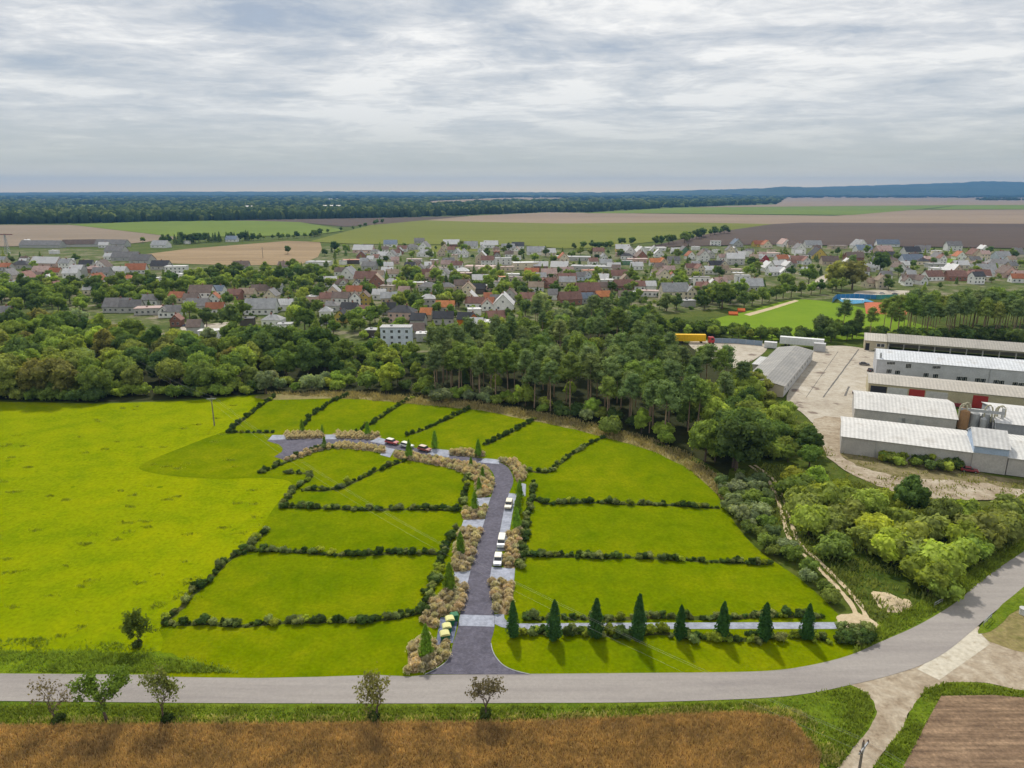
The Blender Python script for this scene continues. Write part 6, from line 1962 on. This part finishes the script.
spots = [(q, True) for q in scatter(NEARV, 7.2, 1500, 71)] + [(q, False) for q in scatter(VPX, 13.0, 1500, 72)]
for i, ((x, y), near) in enumerate(spots):
    clear = np.min(np.hypot(HS[:, 0] - x, HS[:, 1] - y) - HS[:, 2] * .8)
    if clear < 1.2:
        continue
    # nothing tall right on a house's sunny side
    hidden = np.any((np.abs(HS[:, 0] - x * HS[:, 1] / y) < HS[:, 2] * .9) & (HS[:, 1] > y) & (HS[:, 1] - y < (34 if near else 16)))
    u, v = PX((x, y))
    if not near and clear < 2.5:
        continue
    where = WEST if u < 260 else MID if u < 520 else EAST if u < 800 else FARE
    fr = "at the village front" if v > 290 else "towards the far fields" if v < 264 else "amid the houses"
    tn = random.choices(("dark", "mid", "light", "bluish", "olive"), (3, 4, 2.4, 1, 1))[0]
    kind = random.choices(("garden_tree", "fruit_tree", "garden_bush", "garden_conifer"), (4, 3, 3, 1.4))[0]
    if hidden and kind in ("garden_tree", "garden_conifer", "fruit_tree"):
        kind = "garden_bush" if near or random.random() < .5 else "fruit_tree"
    if counts[kind] >= 285:
        continue
    counts[kind] += 1
    nm = kind.replace("_", " ").replace("garden ", "")
    base = {"garden_tree": "garden_tree", "fruit_tree": "garden_tree", "garden_bush": "wild_bush", "garden_conifer": "garden_conifer"}[kind]
    sc_ = {"garden_tree": random.uniform(.7, 1.15), "fruit_tree": random.uniform(.36, .56), "garden_bush": random.uniform(.5, .85) if hidden else random.uniform(.7, 1.3), "garden_conifer": random.uniform(.55, 1.05)}[kind]
    grow(base, x, y, sc_, tn, f"{TONE[tn]} {nm} {where} {fr}", f"{nm}s {where} {fr}", kind)
    ngt += 1

# tall crane at the left edge
p = G(8, 254)
hc = hgt(8, 254, 235)
cr_ = thing("lattice_crane", "thin grey crane mast with short jib at the left edge", "crane", (p.x, p.y, .2))
mb = MB()
for k in range(4):
    a, b = (k % 2) * 1.6 - .8, (k // 2) * 1.6 - .8
    mb.tube([(a * 2.6, b * 2.6, 0), (a * .5, b * .5, hc)], .22, 4)
for k in range(7):
    z0, z1 = hc * k / 7, hc * (k + 1) / 7
    q0, q1 = 2.1 - 1.7 * k / 7, 2.1 - 1.7 * (k + 1) / 7
    mb.tube([(-q0, -q0, z0), (q1, -q1, z1)], .14, 4).tube([(q0, q0, z0), (-q1, q1, z1)], .14, 4)
obj("mast", mb.mesh("mast", [M["metal"]]), cr_)
obj("jib", MB().box(-11, 9, -.5, .5, hc, hc + .9).mesh("jib", [M["plain"]]), cr_, color=(.2, .08, .07))
for u, v, lab in ((151, 225, 0), (303, 0, 0)):
    pass
pp = G(263, 258)
fp = thing("field_pole", "thin pole standing in the stubble field", "utility pole", (pp.x, pp.y, .2))
obj("mast", MB().tube([(0, 0, 0), (0, 0, 11)], [.28, .2], 8).mesh("mast", [M["wood"]]), fp)
obj("crossarm", MB().box(-1.6, 1.6, -.1, .1, 10.2, 10.5).mesh("crossarm", [M["metal"]]), fp)

# ------------------------------------------------------------------ far woods and hills
def far_woods(name, px, n, seed, hole=(), s=1.0, hgt_=(13, 22), vmin=196.2, col=(.07, .105, .045)):
    """crowns of a distant wood, spread evenly over the ground it is seen to cover"""
    rg = np.random.default_rng(seed)
    us, vs_ = [p[0] for p in px], [p[1] for p in px]
    U = rg.uniform(min(us), max(us), n * 4)
    Vv = rg.uniform(min(vs_), max(vs_), n * 4)
    k = in_poly(U, Vv, px)
    for h_ in hole:
        k &= ~in_poly(U, Vv, h_)
    U, Vv = U[k][:n], Vv[k][:n]
    Vv = np.maximum(Vv, max(vmin, 194.9) + rg.uniform(0, .6, len(Vv)))
    vs2, off = [], 0
    nv = len(ICO_V)
    out = np.zeros((len(U) * nv, 3), np.float32)
    fs = np.zeros((len(U) * len(ICO_F), 3), np.int32)
    for i, (u, v) in enumerate(zip(U, Vv)):
        p = G(u, v)
        f_ = min(3.5, max(1.0, p.y / 2600)) * s
        h = rg.uniform(*hgt_)
        r = rg.uniform(6, 10.5) * f_
        vv = ICO_V * (1 + rg.normal(0, .16, (nv, 1))) * np.array([r * rg.uniform(.9, 1.5), r, h * .62]) + np.array([p.x, p.y, h * .38])
        out[i * nv:(i + 1) * nv] = vv
        fs[i * len(ICO_F):(i + 1) * len(ICO_F)] = ICO_F + i * nv
    o = obj(name, np_mesh(name, out, fs, [M["leaf"]]), color=col)
    return tag(o, kind="stuff")


HOLES = [[(425, 201.5), (500, 198), (572, 196), (570, 200.3), (504, 201.2), (432, 206)], [(30, 209.5), (80, 205), (132, 205), (132, 208), (70, 210)], [(236, 209.6), (345, 208.2), (345, 205.6), (236, 207.2)],
         [(-120, 200.6), (90, 200.2), (95, 199.2), (-120, 199.4)], [(160, 203.6), (250, 202.4), (252, 201.2), (160, 202)], [(320, 199.8), (420, 198.8), (420, 197.9), (320, 198.6)], [(600, 201.0), (690, 199.6), (690, 198.4), (600, 199.4)], [(180, 198.2), (300, 197.6), (300, 196.8), (180, 197.2)]]
for i, (h_, m_) in enumerate(zip(HOLES[2:], (STUB, STUB, BRIGHTF, STUB, BRIGHTF, STUB))):
    sheet("distant_field", h_, FARZ + .4, m_, False)
WOODP = [(-120, 224.6), (70, 223.2), (230, 220.3), (400, 217.4), (548, 212.2), (584, 212.4), (674, 207.4), (700, 206.6), (776, 203.6), (786, 197.5), (780, 195), (570, 195), (430, 195.5), (-120, 196)]
for i, (n_, c_) in enumerate(((4000, (.10, .145, .055)), (3600, (.06, .095, .04)), (2200, (.15, .19, .07)))):
    far_woods("far_woods", WOODP, n_, 5 + 20 * i, hole=HOLES, col=c_)
far_woods("far_wood_edge", [(-120, 225), (70, 223.6), (230, 220.6), (400, 217.6), (548, 212.4), (584, 212.5), (674, 207.6), (700, 206.6), (776, 204.2), (776, 203.4), (674, 206.4), (548, 211), (400, 215.6), (230, 218.4), (70, 221.4), (-120, 222.5)], 2200, 6, s=.8, hgt_=(16, 24))
far_woods("far_right_woods", [(786, 197), (913, 196), (1150, 196.6), (1150, 194.5), (786, 194.5)], 900, 7, s=1.3, vmin=195.2)
far_woods("horizon_woods", [(-120, 198), (1150, 198), (1150, 193.4), (-120, 193.4)], 1500, 9, s=1.5, vmin=193.6)
far_woods("field_copse", [(976, 200.6), (1060, 200.6), (1060, 199.8), (976, 199.8)], 60, 8, s=.7)


def hill(name, u0, u1, D, tops, label_mat, seed, depth=2500):
    """a real ridge D metres off; tops = [(u, v of its skyline)]"""
    rg = np.random.default_rng(seed)
    nx_, ny_ = 160, 9
    us = np.linspace(u0, u1, nx_)
    tv = np.interp(us, [q[0] for q in tops], [q[1] for q in tops])
    vs = []
    for j in range(ny_):
        q = j / (ny_ - 1)
        f_ = math.sin(q * math.pi)
        for i in range(nx_):
            y = D + (q - .5) * depth
            d = ray(us[i], tv[i])
            zt = CAMH + D * d[2] / d[1]
            x = d[0] / d[1] * D
            vs.append((x * (1 + (q - .5) * .0), y, max(-.5, zt * f_ + rg.normal(0, 2.5) * f_)))
    fs = [(j * nx_ + i, j * nx_ + i + 1, (j + 1) * nx_ + i + 1, (j + 1) * nx_ + i) for j in range(ny_ - 1) for i in range(nx_ - 1)]
    return struct(name, np_mesh(name, vs, fs, [label_mat]))


HILLM = ground_mat("wooded_hill", (.04, .065, .03, 1), (.055, .08, .033, 1), (.07, .095, .045, 1), .004, .02, .1, .1, .1, .2)
hill("near_hill", 735, 880, 10300, [(735, 194), (750, 190.6), (765, 188.2), (785, 186.4), (800, 187.0), (822, 188.8), (850, 191), (880, 194)], HILLM, 1, 1200)
hill("middle_hill", 640, 1300, 11000, [(640, 194.5), (720, 191), (830, 188.8), (870, 187), (950, 186.5), (1024, 187.5), (1200, 190), (1300, 194)], HILLM, 2, 1200)
hill("far_hill", 560, 1400, 12000, [(560, 193.5), (690, 190.2), (800, 187.5), (900, 184.5), (960, 182.5), (985, 181), (1010, 181.6), (1060, 183), (1200, 187), (1400, 192)], HILLM, 3, 1500)
hill("left_far_hill", -200, 700, 11700, [(-200, 193), (0, 192.6), (150, 191.8), (330, 191.4), (500, 192), (700, 192.8)], HILLM, 4, 1500)
# pale halls beyond the far wood
for u, v, w, lab in ((254, 210.5, 13, "tiny pale hall within the far wood"), (333, 209.8, 17, "long tiny pale hall at the far wood's right part"), (331, 201.4, 5, "tiny pink block beyond the far wood")):
    p = G(u, v)
    L = w * mpp(u, v)
    r = thing("far_hall", lab, "hall", (p.x, p.y, .5))
    obj("wall", MB().box(-L / 2, L / 2, 0, 22, 0, 13).mesh("wall", [M["wall"]]), r, color=(.55, .48, .4))
    obj("roof", MB().prism([(-1, 12.9), (11, 17), (23, 12.9), (23, 13.4), (11, 17.5), (-1, 13.4)], -L / 2 - 1, L / 2 + 1).mesh("roof", [M["sheet"]]), r, color=(.68, .62, .55)).rotation_euler = (0, 0, -math.pi / 2)
    rr_ = r.children[-1]
    rr_.matrix_local = Matrix(((0, 1, 0, 0), (1, 0, 0, 0), (0, 0, 1, 0), (0, 0, 0, 1)))

# masters are not part of the scene
for ps in (DEC, PINE, SPRUCE, BUSH, FAR_T, FAR_C, SHRUB, THUJA, CYPR, PLUME):
    for r in ps:
        for k in KIDS.get(r.name, []):
            if not k.users_collection:
                bpy.data.objects.remove(k)
    for r in ps:
        if not r.users_collection:
            bpy.data.objects.remove(r)
print("wood trees", NTREE, "garden trees", ngt, "shrubs", cnt, len(rest), "plumes", len(pn))
